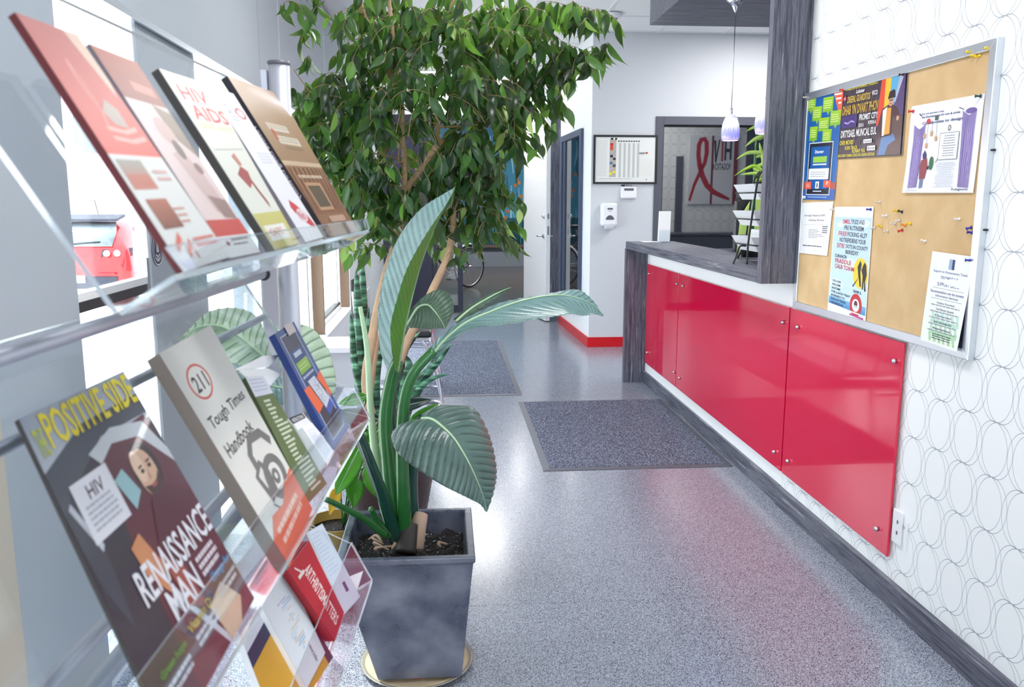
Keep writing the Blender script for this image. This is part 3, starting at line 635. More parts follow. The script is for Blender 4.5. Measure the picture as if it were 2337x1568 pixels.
# red acrylic panels with stand-off bolts
labs = ['narrow glossy red panel at the far end of the counter front', 'middle glossy red panel on the counter front', 'glossy red panel nearest, under the cork board']
bolts = [[(122, 183), (215, 217), (115, 447), (205, 513)], [(235, 224), (571, 346), (223, 533), (541, 780)], [(620, 362), (945, 476), (587, 811), (885, 1038)]]
for i, (y1, y0) in enumerate(((6.178, 5.312), (5.3, 3.548), (3.534, 2.617))):
    p = MB().box(1.511, 1.519, y0, y1, .1645, .9166).build('red_panel', 'red_gloss', label=labs[i], cat='panel', group='red counter panels', bevel=.0015)
    for (u_, v_) in bolts[i]:
        q = atx(1400+u_*.681, 500+v_*.681, 1.509); mb = MB().lathe([(.0001, -.0165), (.006, -.016), (.0085, -.012), (.0085, 0)], (0, 0, 0), 14, 0, 0)
        mb.v = [V((q.x+p_.x+.004, q.y+p_.y, q.z+p_.z)) for p_ in mb.v]; mb.lathe([(.005, 0), (.005, .0078)], (1.5188, q.y, q.z), 10, 0, 0); mb.build('standoff_bolt', 'steel', p)
ou = emp('wall_outlet', (1.52, 2.6, .22), 'small white outlet plate behind the lower corner of the red panel', 'outlet')
MB().box(1.519, 1.5265, 2.556, 2.612, .228, .345).build('plate', 'white_plastic', ou, bevel=.002); MB().box(1.518, 1.519, 2.575, 2.583, .3, .312).box(1.518, 1.519, 2.575, 2.583, .262, .274).build('socket_slot', 'grey_plastic', ou)
MB().box(1.517, 1.5265, 2.526, 2.53, .215, .325).build('cover_edge', 'white_plastic', ou)
# pendants
def pendant(px, py, Y, hid, lab):
    q = at(px, py, Y); zt = 2.517; t = emp('pendant_lamp', (q.x, Y, q.z-.07), lab, 'lamp', 'pendant lamps over the counter')
    MB().lathe([(.0001, zt-.001), (.052, zt-.001), (.054, zt-.012), (.03, zt-.028), (.018, zt-.05), (.008, zt-.07), (.0001, zt-.085)], (q.x, Y, 0), 24).build('canopy', 'chrome', t)
    tube('cord', [(q.x, Y, zt-.08), (q.x, Y, q.z+.08)], .0022, 'steel', t, 6)
    MB().lathe([(.0001, .115), (.006, .11), (.008, .075), (.0001, .074)], (q.x, Y, q.z), 12).build('socket', 'steel', t)
    pr = [(.004, .08), (.02, .074), (.036, .055), (.048, .02), (.053, -.02), (.052, -.05), (.046, -.073), (.043, -.073), (.049, -.05), (.05, -.02)]
    g_ = MB().lathe(pr[:3], (q.x, Y, q.z), 28).build('shade_top', 'glass_white', t)
    MB().lathe(pr[2:], (q.x, Y, q.z), 28).build('shade', 'glass_violet', t, label='violet streaked glass shade')
    ld = bpy.data.lights.new('bulb', 'POINT'); ld.energy = 1.6; ld.shadow_soft_size = .02; lo = bpy.data.objects.new('bulb', ld); COL.objects.link(lo); lo.parent = t; lo.location = (0, 0, .05)
m, nt, b = newmat('glass_violet'); tc = N(nt, 'ShaderNodeTexCoord'); sx = N(nt, 'ShaderNodeSeparateXYZ'); nt.links.new(tc.outputs['Generated'], sx.inputs[0])
mp = N(nt, 'ShaderNodeMapping'); mp.inputs['Scale'].default_value = (90, 90, 5); nt.links.new(tc.outputs['Object'], mp.inputs['Vector'])
n = N(nt, 'ShaderNodeTexNoise'); n.inputs['Scale'].default_value = 1.2; nt.links.new(mp.outputs[0], n.inputs['Vector'])
f = math_(nt, 'ADD', sx.outputs[2], math_(nt, 'MULTIPLY_ADD', n.outputs['Fac'], .5, -.25))
c = ramp(nt, f, [(.02, rgb(206, 190, 236)), (.2, rgb(140, 140, 232)), (.42, rgb(168, 168, 238)), (.66, rgb(236, 236, 250))])
nt.links.new(c, b.inputs['Base Color']); nt.links.new(c, b.inputs['Emission Color']); b.inputs['Emission Strength'].default_value = .35; b.inputs['Roughness'].default_value = .2
pendant(1667.5, 292, 4.9, 0, 'white and violet glass pendant lamp hanging fully in view over the counter')
pendant(1747, 272, 4.25, 1, 'pendant lamp half hidden behind the dark laminate pillar')
# smoke detector
q = V((1.385, 7.062, ZC)); sd_ = emp('smoke_detector', q, 'round white smoke detector on the ceiling near the back wall', 'detector')
MB().lathe([(.0001, -.055), (.028, -.054), (.036, -.04), (.058, -.036), (.07, -.026), (.07, -.002), (.0001, -.002)], q, 28).build('housing', 'white_plastic', sd_)
for k in range(8):
    a_ = PI/4*k+.2
    p = q+V((.034*math.cos(a_), .034*math.sin(a_), -.046)); MB().box(p.x-.006, p.x+.006, p.y-.006, p.y+.006, p.z-.003, p.z+.003).build('vent_slot', 'grey_plastic', sd_)
# in/out whiteboard
x0, x1, z0, z1 = 1.384, 1.967, 1.545, 1.972
wb = emp('planner_board', ((x0+x1)/2, YB-.012, z0), 'black framed white planning board with grey columns on the grey back wall', 'board')
MB().box(x0, x1, YB-.012, YB-.002, z0, z1).build('panel', 'white_plastic', wb)
for (a0, a1, b0, b1) in ((x0-.008, x0+.01, z0-.008, z1+.008), (x1-.01, x1+.008, z0-.008, z1+.008), (x0+.01, x1-.01, z1-.01, z1+.008), (x0+.01, x1-.01, z0-.008, z0+.01)):
    MB().box(a0, a1, YB-.02, YB-.001, b0, b1).build('frame_rail', 'black_plastic', wb)
a = Art([(x0, YB-.012, z1), (x1, YB-.012, z1), (x1, YB-.012, z0), (x0, YB-.012, z0)], (0, -1, 0))
a.rect(.02, .02, .98, .98, (226, 228, 226)); a.lines(.04, .1, .21, .86, 26, (206, 208, 206), .5, .05)
a.rect(.245, .08, .35, .87, (178, 172, 160)); a.rect(.26, .04, .36, .085, (20, 22, 26)); a.rect(.3, .045, .33, .08, (240, 240, 240))
for (v0, v1, u0, c) in ((.15, .2, .255, (196, 10, 24)), (.2, .3, .255, (214, 60, 50)), (.4, .455, .255, (24, 28, 70)), (.46, .51, .3, (40, 44, 60)), (.55, .6, .25, (40, 110, 170)), (.6, .66, .3, (60, 70, 80)), (.74, .79, .3, (226, 220, 50)), (.77, .83, .245, (230, 224, 70)), (.33, .39, .3, (170, 168, 180)), (.68, .72, .25, (190, 180, 190))): a.rect(u0, v0, u0+.045, v1, c)
for k in range(5): a.rect(.395+k*.073, .15, .43+k*.073, .88, (188, 192, 190))
for k in range(9): a.rect(.375+k*.0405, .1, .375+k*.0405+.03, .122, (24, 24, 28))
a.text('equipe', .72, .33, .82, .4, (60, 60, 70)); a.rect(.825, .34, .86, .375, (190, 50, 44)); a.lines(.72, .5, .94, .86, 12, (214, 210, 196), .2, 0); a.lines(.08, .9, .6, .93, 1, (180, 180, 180), .4, 0); a.rect(.84, .91, .852, .94, (60, 60, 60))
a.build('printed_planner', wb)
# key pad
kp = emp('alarm_keypad', (1.714, YB-.01, 1.404), 'small white alarm keypad with grey display under the planning board', 'keypad')
MB().box(1.638, 1.79, YB-.028, YB-.001, 1.404, 1.51).build('housing', 'white_plastic', kp, bevel=.01)
MB().box(1.668, 1.758, YB-.0295, YB-.0275, 1.476, 1.498).build('display', 'grey_plastic', kp)
for i in range(2):
    for k in range(4): MB().box(1.668+k*.024, 1.686+k*.024, YB-.03, YB-.0275, 1.424+i*.02, 1.436+i*.02).build('key', 'paper', kp)
MB().box(1.645, 1.68, YB-.006, YB-.001, 1.517, 1.53).build('wall_sticker', 'black_plastic', label='small black sticker between the planning board and the keypad', cat='sticker')
tp = emp('label_tape', (1.72, YB-.002, 1.52), 'tiny black lettered label above the keypad', 'label')
MB().box(1.69, 1.75, YB-.003, YB-.001, 1.516, 1.532).build('tape', 'wall_grey', tp); a = Art([(1.69, YB-.003, 1.532), (1.75, YB-.003, 1.532), (1.75, YB-.003, 1.516), (1.69, YB-.003, 1.516)], (0, -1, 0)); a.text('Fire', .02, .05, .98, .95, (20, 20, 24)); a.build('lettering', tp)
# soap dispenser
sp = emp('soap_dispenser', (1.52, YB-.05, 1.12), 'white wall mounted hand sanitizer dispenser with dark push window', 'dispenser')
MB().box(1.447, 1.597, YB-.1, YB-.001, 1.15, 1.365).build('housing', 'white_plastic', sp, bevel=.022)
MB().prism([(1.475, YB-.098, 1.155), (1.575, YB-.098, 1.155), (1.56, YB-.07, 1.122), (1.49, YB-.07, 1.122)], (0, .05, 0)).build('nozzle_tray', 'white_plastic', sp, bevel=.01)
MB().prism([(1.489, YB-.102, 1.21), (1.56, YB-.102, 1.21), (1.565, YB-.102, 1.222), (1.545, YB-.102, 1.246), (1.525, YB-.102, 1.252), (1.505, YB-.102, 1.246), (1.485, YB-.102, 1.222)], (0, .006, 0)).build('push_window', 'grey_plastic', sp)
MB().box(1.5, 1.55, YB-.102, YB-.098, 1.302, 1.318).build('logo_plate', 'grey_plastic', sp); MB().box(1.512, 1.54, YB-.102, YB-.0985, 1.285, 1.294).build('small_label', 'paper_edge', sp)
# back-room sign, seen mirrored in the dark window glass
def vm(px, py): p = at(px, py, 2*(YB+.05)-3.585); return p.x, p.z
sl, zt_ = vm(1575, 309); sr, _ = vm(1686, 309); _, zb_ = vm(1575, 466)
sg = MB().box(sl, sr, 3.561, 3.585, zb_, zt_).build('wall_sign', 'paper', label='white wall sign with red ribbon, seen reflected in the dark glass behind the counter', cat='sign')
a = Art([(sr, 3.585, zt_), (sl, 3.585, zt_), (sl, 3.585, zb_), (sr, 3.585, zb_)], (0, 1, 0))
def mu_(u): return 1-u
a.rect(0, 0, 1, 1, (224, 226, 232)); a.rect(mu_(.50), 0, mu_(.455), 1, (120, 30, 40)); a.rect(mu_(1.0), 0, mu_(.92), 1, (140, 34, 40))
rb = (176, 32, 46)
def rl(pts, w): a.line([(mu_(u), v) for u, v in pts], w, rb, 1.3)
rl([(.03, .95), (.12, .72), (.22, .55), (.32, .4), (.355, .25), (.345, .1), (.3, .05), (.235, .06), (.19, .14), (.185, .28), (.215, .42), (.28, .58), (.38, .72), (.52, .82), (.7, .88), (.86, .93)], [.05, .06, .07, .08, .09, .09, .09, .09, .09, .09, .1, .11, .11, .1, .08, .05])
dk_ = (44, 44, 54)
for (u0, u1, v0, v1) in ((.72, .76, .08, .36), (.83, .87, .08, .35), (.75, .84, .19, .24)): a.rect(mu_(u1), v0, mu_(u0), v1, dk_)
a.rect(mu_(.7), .08, mu_(.655), .37, (180, 60, 50)); a.poly([(mu_(.5), .07), (mu_(.53), .39), (mu_(.56), .39), (mu_(.63), .06), (mu_(.595), .06), (mu_(.553), .28), (mu_(.545), .07)], dk_)
a.text('9OGATICN', mu_(.86), .4, mu_(.5), .5, (40, 40, 50)); a.build('printed_sign', sg)
MB().box(*sorted((vm(1556, 0)[0], vm(1572, 0)[0])), 3.561, 3.6, .932, vm(0, 350)[1]).build('coat_panel', 'wall_dark', label='narrow dark panel beside the reflected ribbon sign', cat='panel')
lc = emp('desk_cabinet', (3.2, 3.85, 0), 'low dark cabinet along the wall under the ribbon sign behind the counter', 'cabinet')
MB().box(2.0, 4.2, 3.57, 4.0, 0, .9).build('body', 'wall_dark', lc); MB().box(1.98, 4.22, 3.57, 4.03, .9, .93).build('top', 'lam_x', lc)
for k in range(4): MB().box(2.02+k*.545, 2.54+k*.545, 4.0, 4.015, .05, .88).build('door', 'wall_dark', lc)

def tub(mb, rings, m=0, cap=True):
    n = len(rings); vs = []
    for (x0, x1, y0, y1, z) in rings: vs += [(x0, y0, z), (x1, y0, z), (x1, y1, z), (x0, y1, z)]
    fs = [(i*4+k, i*4+(k+1) % 4, i*4+4+(k+1) % 4, i*4+4+k) for i in range(n-1) for k in range(4)]
    if cap: fs += [(3, 2, 1, 0), tuple(range(n*4-4, n*4))]
    return mb.add(vs, fs, m)
# three tier wire rack with white trays on the counter
CT = 1.081
tr = emp('tray_rack', (1.5, 4.08, CT), 'black wire three tier rack standing on the counter beside the pillar', 'rack')
xl = at(1677, 420, 4.2).x
for (za, zb) in ((1.4, 1.462), (1.272, 1.333), (1.148, 1.207)):
    mb = MB()
    for (y, ) in ((3.93,), (4.235,)): mb.tube([(xl-.012+.03, y, za+.02), (1.76, y, za+.02)], .0035, 6)
    for x in (xl+.018, 1.76): mb.tube([(x, 3.93, za+.02), (x, 4.235, za+.02)], .0035, 6)
    mb.build('shelf_ring', 'black_metal', tr)
for y, yf in ((3.925, 3.88), (4.24, 4.29)):
    dx_ = 0 if y < 4 else .1
    tube('upright', smooth([(1.432+dx_, yf, CT+.004), (1.45+dx_, y, CT+.1), (1.465+dx_, y, CT+.25), (1.478+dx_, y, 1.45), (1.488+dx_, y, 1.5), (1.51+dx_, y, 1.53)]), .0052, 'black_metal', tr)
    tube('upright', smooth([(1.79, yf, CT+.004), (1.765, y, CT+.08), (1.765, y, 1.45), (1.755, y, 1.5), (1.74, y, 1.53)]), .0052, 'black_metal', tr)
    if y < 4: tube('foot_bar', smooth([(1.375, yf+.03, CT+.004), (1.395, y, CT+.04), (1.41, y, CT+.085), (1.44, y, CT+.087)]), .0045, 'black_metal', tr)
for i, (za, zb, lab) in enumerate(((1.4, 1.462, 'top white tray in the black wire rack, with strappy plant above'), (1.272, 1.333, 'middle white tray in the black wire rack'), (1.148, 1.207, 'bottom white tray in the black wire rack, holding papers'))):
    mb = tub(MB(), [(xl+.045, 1.735, 3.96, 4.21, za-.012), (xl+.002, 1.75, 3.942, 4.225, zb), (xl+.006, 1.746, 3.946, 4.221, zb), (xl+.047, 1.732, 3.963, 4.207, za-.008)])
    mb.build('tray', 'white_plastic', label=lab, cat='tray', group='white trays in the wire rack')
pp = MB().box(1.535, 1.72, 3.98, 4.19, 1.15, 1.195).build('paper_stack', 'paper', label='stack of white paper in the bottom tray of the wire rack', cat='paper', bevel=.002)
MB().prism([(1.54, 3.985, 1.196), (1.715, 3.985, 1.196), (1.715, 3.985, 1.24), (1.55, 3.985, 1.24)], (0, .19, 0)).build('paper_block', 'paper', label='white notepad block standing on the papers in the bottom tray', cat='paper')
# strappy green plant behind the rack on the counter
pl = emp('spider_plant', (1.66, 4.45, CT), 'small lime green strappy plant in a dark pot behind the wire rack', 'plant')
MB().lathe([(.0001, CT), (.05, CT), (.065, CT+.12), (.06, CT+.12), (.05, CT+.1), (.0001, CT+.1)], (1.66, 4.45, 0), 24).build('pot', 'black_plastic', pl)
mb = MB().tube([(1.66, 4.45, CT+.1), (1.665, 4.45, 1.3), (1.66, 4.45, 1.62), (1.66, 4.45, 1.74)], [.012, .01, .008, .004]); mb.build('stem', 'stalk', pl)
def strap(mb, pts, w, side=None, fold=.25, k=5):
    pts = smooth(pts, k); n = len(pts); P = []
    for i, p in enumerate(pts):
        t = (pts[min(i+1, n-1)]-pts[max(i-1, 0)]).normalized(); view = (p-CAM).normalized() if side is None else V(side)
        s_ = t.cross(view).normalized(); u = i/(n-1); ww = w*min(1, u*6+.25)*max(.02, (1-u**4))
        nn_ = s_.cross(t); P.append([p-s_*ww/2+nn_*ww*fold, p, p+s_*ww/2+nn_*ww*fold])
    mb.grid(P)
for pts in ([(1742, 310), (1722, 318), (1700, 335)], [(1742, 350), (1715, 348), (1700, 352), (1680, 364)], [(1742, 372), (1737, 345), (1733, 325)], [(1745, 402), (1725, 380), (1705, 384), (1675, 402)], [(1745, 405), (1722, 396), (1690, 399)], [(1745, 292), (1725, 289), (1703, 300)], [(1742, 404), (1725, 388), (1718, 384)]):
    mb = MB(); q = [at(a_, b_, 4.42) for a_, b_ in pts]; strap(mb, [(1.66, 4.44, q[0].z-.02)]+q, .022); mb.build('leaf', 'lime_leaf', pl, solid=.0006)
# green shirt on a dark office chair behind the counter
oc = emp('office_chair', (1.97, 5.03, 0), 'dark office chair behind the counter, glimpsed between the trays', 'chair')
MB().box(1.76, 2.18, 5.0, 5.06, .62, 1.41).build('backrest', 'black_plastic', oc, bevel=.03); MB().box(1.76, 2.18, 5.08, 5.53, .42, .5).build('seat', 'black_plastic', oc, bevel=.03)
tube('stem', [(1.97, 5.28, .08), (1.97, 5.28, .42)], .025, 'steel', oc)
for k in range(5): a_ = 2*PI*k/5; MB().tube([(1.97, 5.28, .09), (1.97+.22*math.cos(a_), 5.28+.22*math.sin(a_), .04)], .018).ball((1.97+.22*math.cos(a_), 5.28+.22*math.sin(a_), .03), .028).build('leg', 'black_plastic', oc)
mb = MB(); P = []
for i in range(13):
    u = i/12; row = []
    for j in range(17):
        v_ = j/16; x = 1.78+.4*v_; zt2 = 1.445-.05*(2*v_-1)**2-(.12*(1-v_*3)**2 if v_ < .33 else 0)
        y = 4.985-.02*abs(math.sin(v_*19+u*3))*u-.01; row.append((x-.03*u*(1-v_), y, zt2-u*.42))
    P.append(row)
mb.grid(P).build('draped_shirt', 'straw_green', label='pale green shirt draped over the chair back behind the wire rack', cat='shirt', solid=.006)
# brochure holder, card
hb = emp('brochure_holder', (1.64, 6.1, CT), 'clear brochure holder on the far end of the countertop', 'holder')
hx0, hx1 = at(1500, 550, 6.1).x, at(1528, 550, 6.1).x
mb = MB(); mb.prism([(hx0, 6.14, CT+.001), (hx1, 6.14, CT+.001), (hx1+.02, 6.2, CT+.2), (hx0+.02, 6.2, CT+.2)], (0, .003, 0)); mb.prism([(hx0, 6.07, CT+.001), (hx1, 6.07, CT+.001), (hx1+.005, 6.09, CT+.09), (hx0+.005, 6.09, CT+.09)], (0, .003, 0)); mb.box(hx0, hx1, 6.07, 6.14, CT+.001, CT+.004); mb.build('acrylic_shell', 'acrylic', hb)
MB().prism([(hx0+.004, 6.08, CT+.005), (hx1-.004, 6.08, CT+.005), (hx1+.016, 6.14, CT+.225), (hx0+.024, 6.14, CT+.225)], (0, .03, 0)).build('leaflet_stack', 'paper', label='white leaflets standing in the holder on the countertop', cat='leaflet')
MB().box(1.46, 1.585, 6.06, 6.2, CT+.0005, CT+.003).build('sheet', 'paper', label='flat white sheet on the far corner of the countertop', cat='paper')

# ------------------------------------------------------------ floor mats
def floor_mat_obj(x0, x1, y0, y1, lab):
    t = emp('floor_mat', ((x0+x1)/2, (y0+y1)/2, 0), lab, 'mat', 'entrance mats'); b_ = .035
    r = MB()
    for z0_, z1_, i0, i1 in ((.0, .0, 0, 1),):
        o = [(x0, y0), (x1, y0), (x1, y1), (x0, y1)]; i_ = [(x0+b_, y0+b_), (x1-b_, y0+b_), (x1-b_, y1-b_), (x0+b_, y1-b_)]
        for k in range(4):
            j = (k+1) % 4; r.add([(*o[k], .0005), (*o[j], .0005), (*o[j], .003), (*o[k], .003), (*i_[k], .0075), (*i_[j], .0075), (*i_[k], .0005), (*i_[j], .0005)], [(0, 1, 2, 3), (3, 2, 5, 4), (4, 5, 7, 6), (0, 6, 7, 1)])
    r.build('rubber_border', 'rubber', t); MB().box(x0+b_, x1-b_, y0+b_, y1-b_, .0006, .009).build('pile', 'mat_carpet', t)
floor_mat_obj(.495, 1.5, 4.124, 5.643, 'dark grey carpet mat lying beside the counter')
floor_mat_obj(-.45, .539, 5.85, 8.26, 'grey carpet mat farther off, behind the leaning plant leaves')

# ------------------------------------------------------------ cork board
yb0, yb1, zb0, zb1 = 2.2653, 3.5, .9245, 1.8209
cb = emp('cork_board', (1.515, (yb0+yb1)/2, zb0), 'large aluminium framed cork board on the ring wallpaper', 'board')
MB().box(1.512, 1.5265, yb0+.01, yb1-.01, zb0+.01, zb1-.01).build('cork', 'cork', cb)
fw = .03
def rail(pts): MB().prism(pts, (-.022, 0, 0)).build('frame_rail', 'alu', cb, bevel=.002)
X_ = 1.5265
rail([(X_, yb0, zb0), (X_, yb1, zb0), (X_, yb1-fw, zb0+fw), (X_, yb0+fw, zb0+fw)]); rail([(X_, yb0, zb1), (X_, yb1, zb1), (X_, yb1-fw, zb1-fw), (X_, yb0+fw, zb1-fw)])
rail([(X_, yb0, zb0), (X_, yb0+fw, zb0+fw), (X_, yb0+fw, zb1-fw), (X_, yb0, zb1)]); rail([(X_, yb1, zb0), (X_, yb1-fw, zb0+fw), (X_, yb1-fw, zb1-fw), (X_, yb1, zb1)])
for z in (1.3, 1.52): MB().tube([(1.525, yb0-.008, z), (1.515, yb0+.004, z)], .003, 6).build('clip', 'black_metal', cb)
def paper(name, px, X, lab, cat='poster', bend=None, m='paper', group='papers pinned to the cork board'):
    q = [atx(a_, b_, X) for a_, b_ in px]; n_ = V((-1, 0, 0)); P = []
    for i in range(9):
        v_ = i/8; P.append([((q[0]*(1-u)+q[1]*u)*(1-v_)+(q[3]*(1-u)+q[2]*u)*v_)+n_*(bend(u, v_) if bend else 0) for u in [k/8 for k in range(9)]])
    o = MB().grid(P).build(name, m, label=lab, cat=cat, group=group, solid=.0004)
    return o, Art(q, n_, bend)
K = (26, 26, 32)
# 1 blue poster
o, a = paper('poster', [(1841, 213), (1926, 197), (1904, 457), (1824, 455)], 1.509, 'blue poster with green speech bubbles and a tablet')
a.rect(0, 0, 1, 1, (0, 86, 160), (0, 96, 172)); a.poly([(.72, 0), (1, 0), (1, .3)], (236, 96, 64)); a.rect(.78, .05, .97, .065, (250, 230, 220)); a.rect(.83, .09, .96, .105, (250, 230, 220)); a.rect(.9, .13, .97, .145, (250, 230, 220))
for (u, v_, w_, h) in ((.02, .04, .27, .13), (.22, .14, .26, .13), (.5, .07, .27, .13), (.72, .2, .27, .13), (.42, .25, .28, .12), (.18, .32, .22, .13), (.55, .36, .24, .12)):
    a.rect(u, v_, u+w_, v_+h, (150, 196, 40), (128, 176, 44)); a.poly([(u+w_*.45, v_+h), (u+w_*.7, v_+h), (u+w_*.55, v_+h+.035)], (138, 186, 44)); a.lines(u+.03, v_+.03, u+w_-.03, v_+h-.02, 4, (220, 235, 150), .4, .2)
a.rect(0, .84, 1, .9, (176, 70, 56)); a.rect(0, .9, 1, 1, (44, 96, 176)); a.rect(.2, .47, .86, .955, (235, 240, 246)); a.rect(.215, .477, .845, .948, (24, 28, 44)); a.rect(.27, .51, .79, .9, (14, 88, 164))
a.text('Discover', .38, .54, .62, .57, (240, 244, 250)); a.rect(.34, .6, .72, .655, (150, 200, 70)); a.lines(.34, .665, .72, .69, 1, (220, 230, 240), .6, 0); a.rect(.24, .71, .8, .81, (236, 240, 244)); a.lines(.3, .74, .74, .8, 3, (150, 156, 164), .3, .1)
a.rect(.16, .83, .34, .9, (236, 96, 64)); a.rect(.68, .82, .88, .885, (236, 96, 64)); a.rect(.46, .83, .56, .895, (240, 240, 244)); a.rect(.495, .845, .525, .885, (30, 30, 40)); a.text('?', .75, .83, .81, .86, (255, 240, 230)); a.lines(.19, .85, .31, .89, 3, (250, 220, 210), .4, .1); a.rect(.4, .915, .64, .925, (200, 214, 236)); a.rect(.02, .965, .2, .99, (235, 240, 248)); a.rect(.26, .97, .8, .98, (150, 180, 220))
a.build('printed_artwork', o, True)
# 2 event poster
o, a = paper('poster', [(1926, 199), (2073, 162), (2059, 355), (1911, 363)], 1.5085, 'dark purple music event poster with a standing performer')
a.rect(0, 0, 1, 1, (24, 18, 30)); a.rect(.02, .02, .985, .985, (58, 44, 62), (70, 54, 60)); R = random.Random(5)
for i in range(60): x = R.random()*.6; y = R.random()*.8; a.rect(x, y, x+.008, y+R.random()*.2, R.choice([(80, 64, 84), (46, 34, 52), (96, 76, 80), (66, 50, 70)]))
a.poly([(.64, .02), (.98, .02), (.98, .62), (.6, .62)], (86, 66, 112)); a.poly([(.64, .03), (.74, .03), (.76, .6), (.6, .6)], (222, 70, 40)); a.poly([(.7, .03), (.79, .03), (.78, .5), (.7, .4)], (244, 190, 40)); a.poly([(.78, .03), (.9, .03), (.84, .4), (.78, .4)], (90, 170, 210)); a.poly([(.9, .03), (.96, .03), (.86, .34), (.84, .34)], (180, 180, 205)); a.poly([(.66, .6), (.98, .5), (.98, .98), (.64, .98)], (96, 70, 64))
a.poly([(.66, .98), (.7, .74), (.86, .72), (.9, .8), (.8, .86), (.76, .98)], (96, 130, 180)); a.poly([(.63, .6), (.68, .4), (.8, .34), (.9, .42), (.94, .52), (.9, .56), (.84, .5), (.84, .74), (.68, .76)], (74, 36, 40)); a.poly([(.74, .4), (.81, .4), (.81, .72), (.73, .73)], (226, 160, 60)); a.poly([(.69, .42), (.75, .38), (.73, .74), (.7, .74)], (238, 232, 226)); a.ell(.8, .32, .036, .062, (206, 158, 132)); a.poly([(.75, .29), (.77, .2), (.83, .18), (.85, .2), (.86, .28)], (26, 18, 26)); a.ell(.91, .54, .02, .03, (206, 158, 132)); a.rect(.775, .3, .825, .315, (40, 30, 40)); a.rect(.785, .345, .815, .355, (150, 70, 70))
Yl_ = (226, 206, 60); Wt = (240, 238, 240)
a.text('YARDIS ENTERTAINMENT PRESENTS', .05, .02, .58, .065, Yl_); a.text('Lobster', .24, .08, .38, .13, Wt); a.ell(.05, .17, .03, .04, (150, 30, 50)); a.ell(.05, .17, .014, .02, (230, 160, 180)); a.text('DREENL GUARDITOS', .1, .15, .48, .24, (214, 178, 70)); a.text('VICO', .5, .14, .59, .2, Wt)
a.text('DHAB YN DVART PHOV', .03, .27, .62, .4, (206, 168, 60)); a.rect(.03, .41, .29, .58, (56, 30, 110)); a.line([(.08, .5), (.14, .52), (.2, .49), (.25, .51)], .02, (170, 150, 210)); a.text('PROMIST CITY', .33, .42, .62, .5, Wt); a.text('DUO A', .33, .54, .41, .59, Wt); a.text('POPUN A', .48, .52, .6, .57, Wt)
a.text('DRTYSAEL MUNCAL EUL', .04, .61, .62, .71, Wt); a.text('CHER MOVED', .03, .75, .27, .81, Yl_); a.text('ROEN TRACK', .13, .83, .34, .88, Yl_); a.text('RONNY FUL', .26, .88, .47, .93, Yl_); a.rect(.43, .76, .56, .81, Wt); a.text('Presented', .44, .77, .55, .8, (60, 50, 80)); a.rect(.5, .85, .62, .91, Wt); a.text('Bureeh', .51, .86, .61, .9, (60, 50, 100)); a.text('DISCOVERY CINEMA SCENE DVD GRAND DETOUR', .02, .94, .62, .98, Yl_)
a.build('printed_artwork', o, True)
# 3 curtain poster
bd3 = lambda u, v: .012*max(0, v-.7)*(1.3-u)
o, a = paper('poster', [(2081, 243), (2248, 213), (2222, 440), (2062, 440)], 1.509, 'white poster with drawn purple curtains and a figure holding a green plate', bend=bd3)
a.rect(0, 0, 1, 1, (240, 241, 250)); P1 = (150, 132, 190); P2 = (112, 92, 160); P3 = (178, 164, 212)
for s_ in (0, 1):
    m_ = (lambda u: u) if not s_ else (lambda u: 1.0-u)
    top = .22 if not s_ else .14
    a.poly([(m_(.07), top), (m_(.16), top+.06), (m_(.25), top), (m_(.23), .5), (m_(.21), .94), (m_(.07), .95), (m_(.08), .6)], P1)
    R = random.Random(s_)
    for i in range(16): x = .075+.14*i/16; a.line([(m_(x+.01), top+.05), (m_(x+.01*math.sin(i)), .5), (m_(x), .94)], [.004, .01, .006], P2 if i % 2 else P3)
a.ell(.86, .15, .07, .03, P2)
a.text('Do not pursue a way', .18, .1, .5, .125, (50, 50, 110)); a.text('the Development for arts & artists', .18, .135, .72, .165, (50, 50, 110)); a.text('Collaborate to design', .2, .2, .76, .24, (70, 70, 120)); a.line([(.14, .1), (.18, .13)], .012, (40, 40, 50)); a.line([(.7, .1), (.77, .13)], .008, (70, 60, 90))
a.ell(.29, .2, .03, .03, (214, 60, 70)); a.rect(.38, .15, .43, .2, (80, 96, 90))
for (x, y) in ((.25, .36), (.35, .34), (.42, .4), (.29, .47)): a.line([(x, .2), (x, y)], .004, (120, 120, 130)); a.ell(x, y, .02, .032, (206, 160, 120))
a.poly([(.25, .57), (.28, .52), (.31, .57), (.31, .62), (.26, .62)], (60, 56, 110)); a.poly([(.24, .63), (.32, .61), (.34, .7), (.32, .84), (.24, .85), (.22, .7)], (150, 70, 74)); a.poly([(.25, .85), (.3, .84), (.3, .94), (.25, .95)], (110, 130, 170)); a.ell(.39, .67, .032, .075, (52, 110, 70)); a.poly([(.31, .7), (.36, .7), (.36, .74), (.31, .73)], (40, 40, 60))
a.rect(.48, .35, .74, .64, (90, 90, 96)); a.rect(.485, .355, .735, .635, (238, 242, 248)); a.lines(.52, .38, .71, .62, 9, (120, 122, 136), .3, .3, True); a.ring(.6, .3, .02, .03, .3, (50, 50, 56)); a.line([(.45, .67), (.48, .62)], .006, (50, 50, 60))
a.lines(.46, .67, .74, .95, 15, (170, 174, 186), .25, .35, True); a.text('D.slugvonts', .72, .95, .93, .98, (50, 46, 80)); a.lines(.06, .965, .24, .99, 2, (150, 152, 160), .3, .1)
a.build('printed_artwork', o)
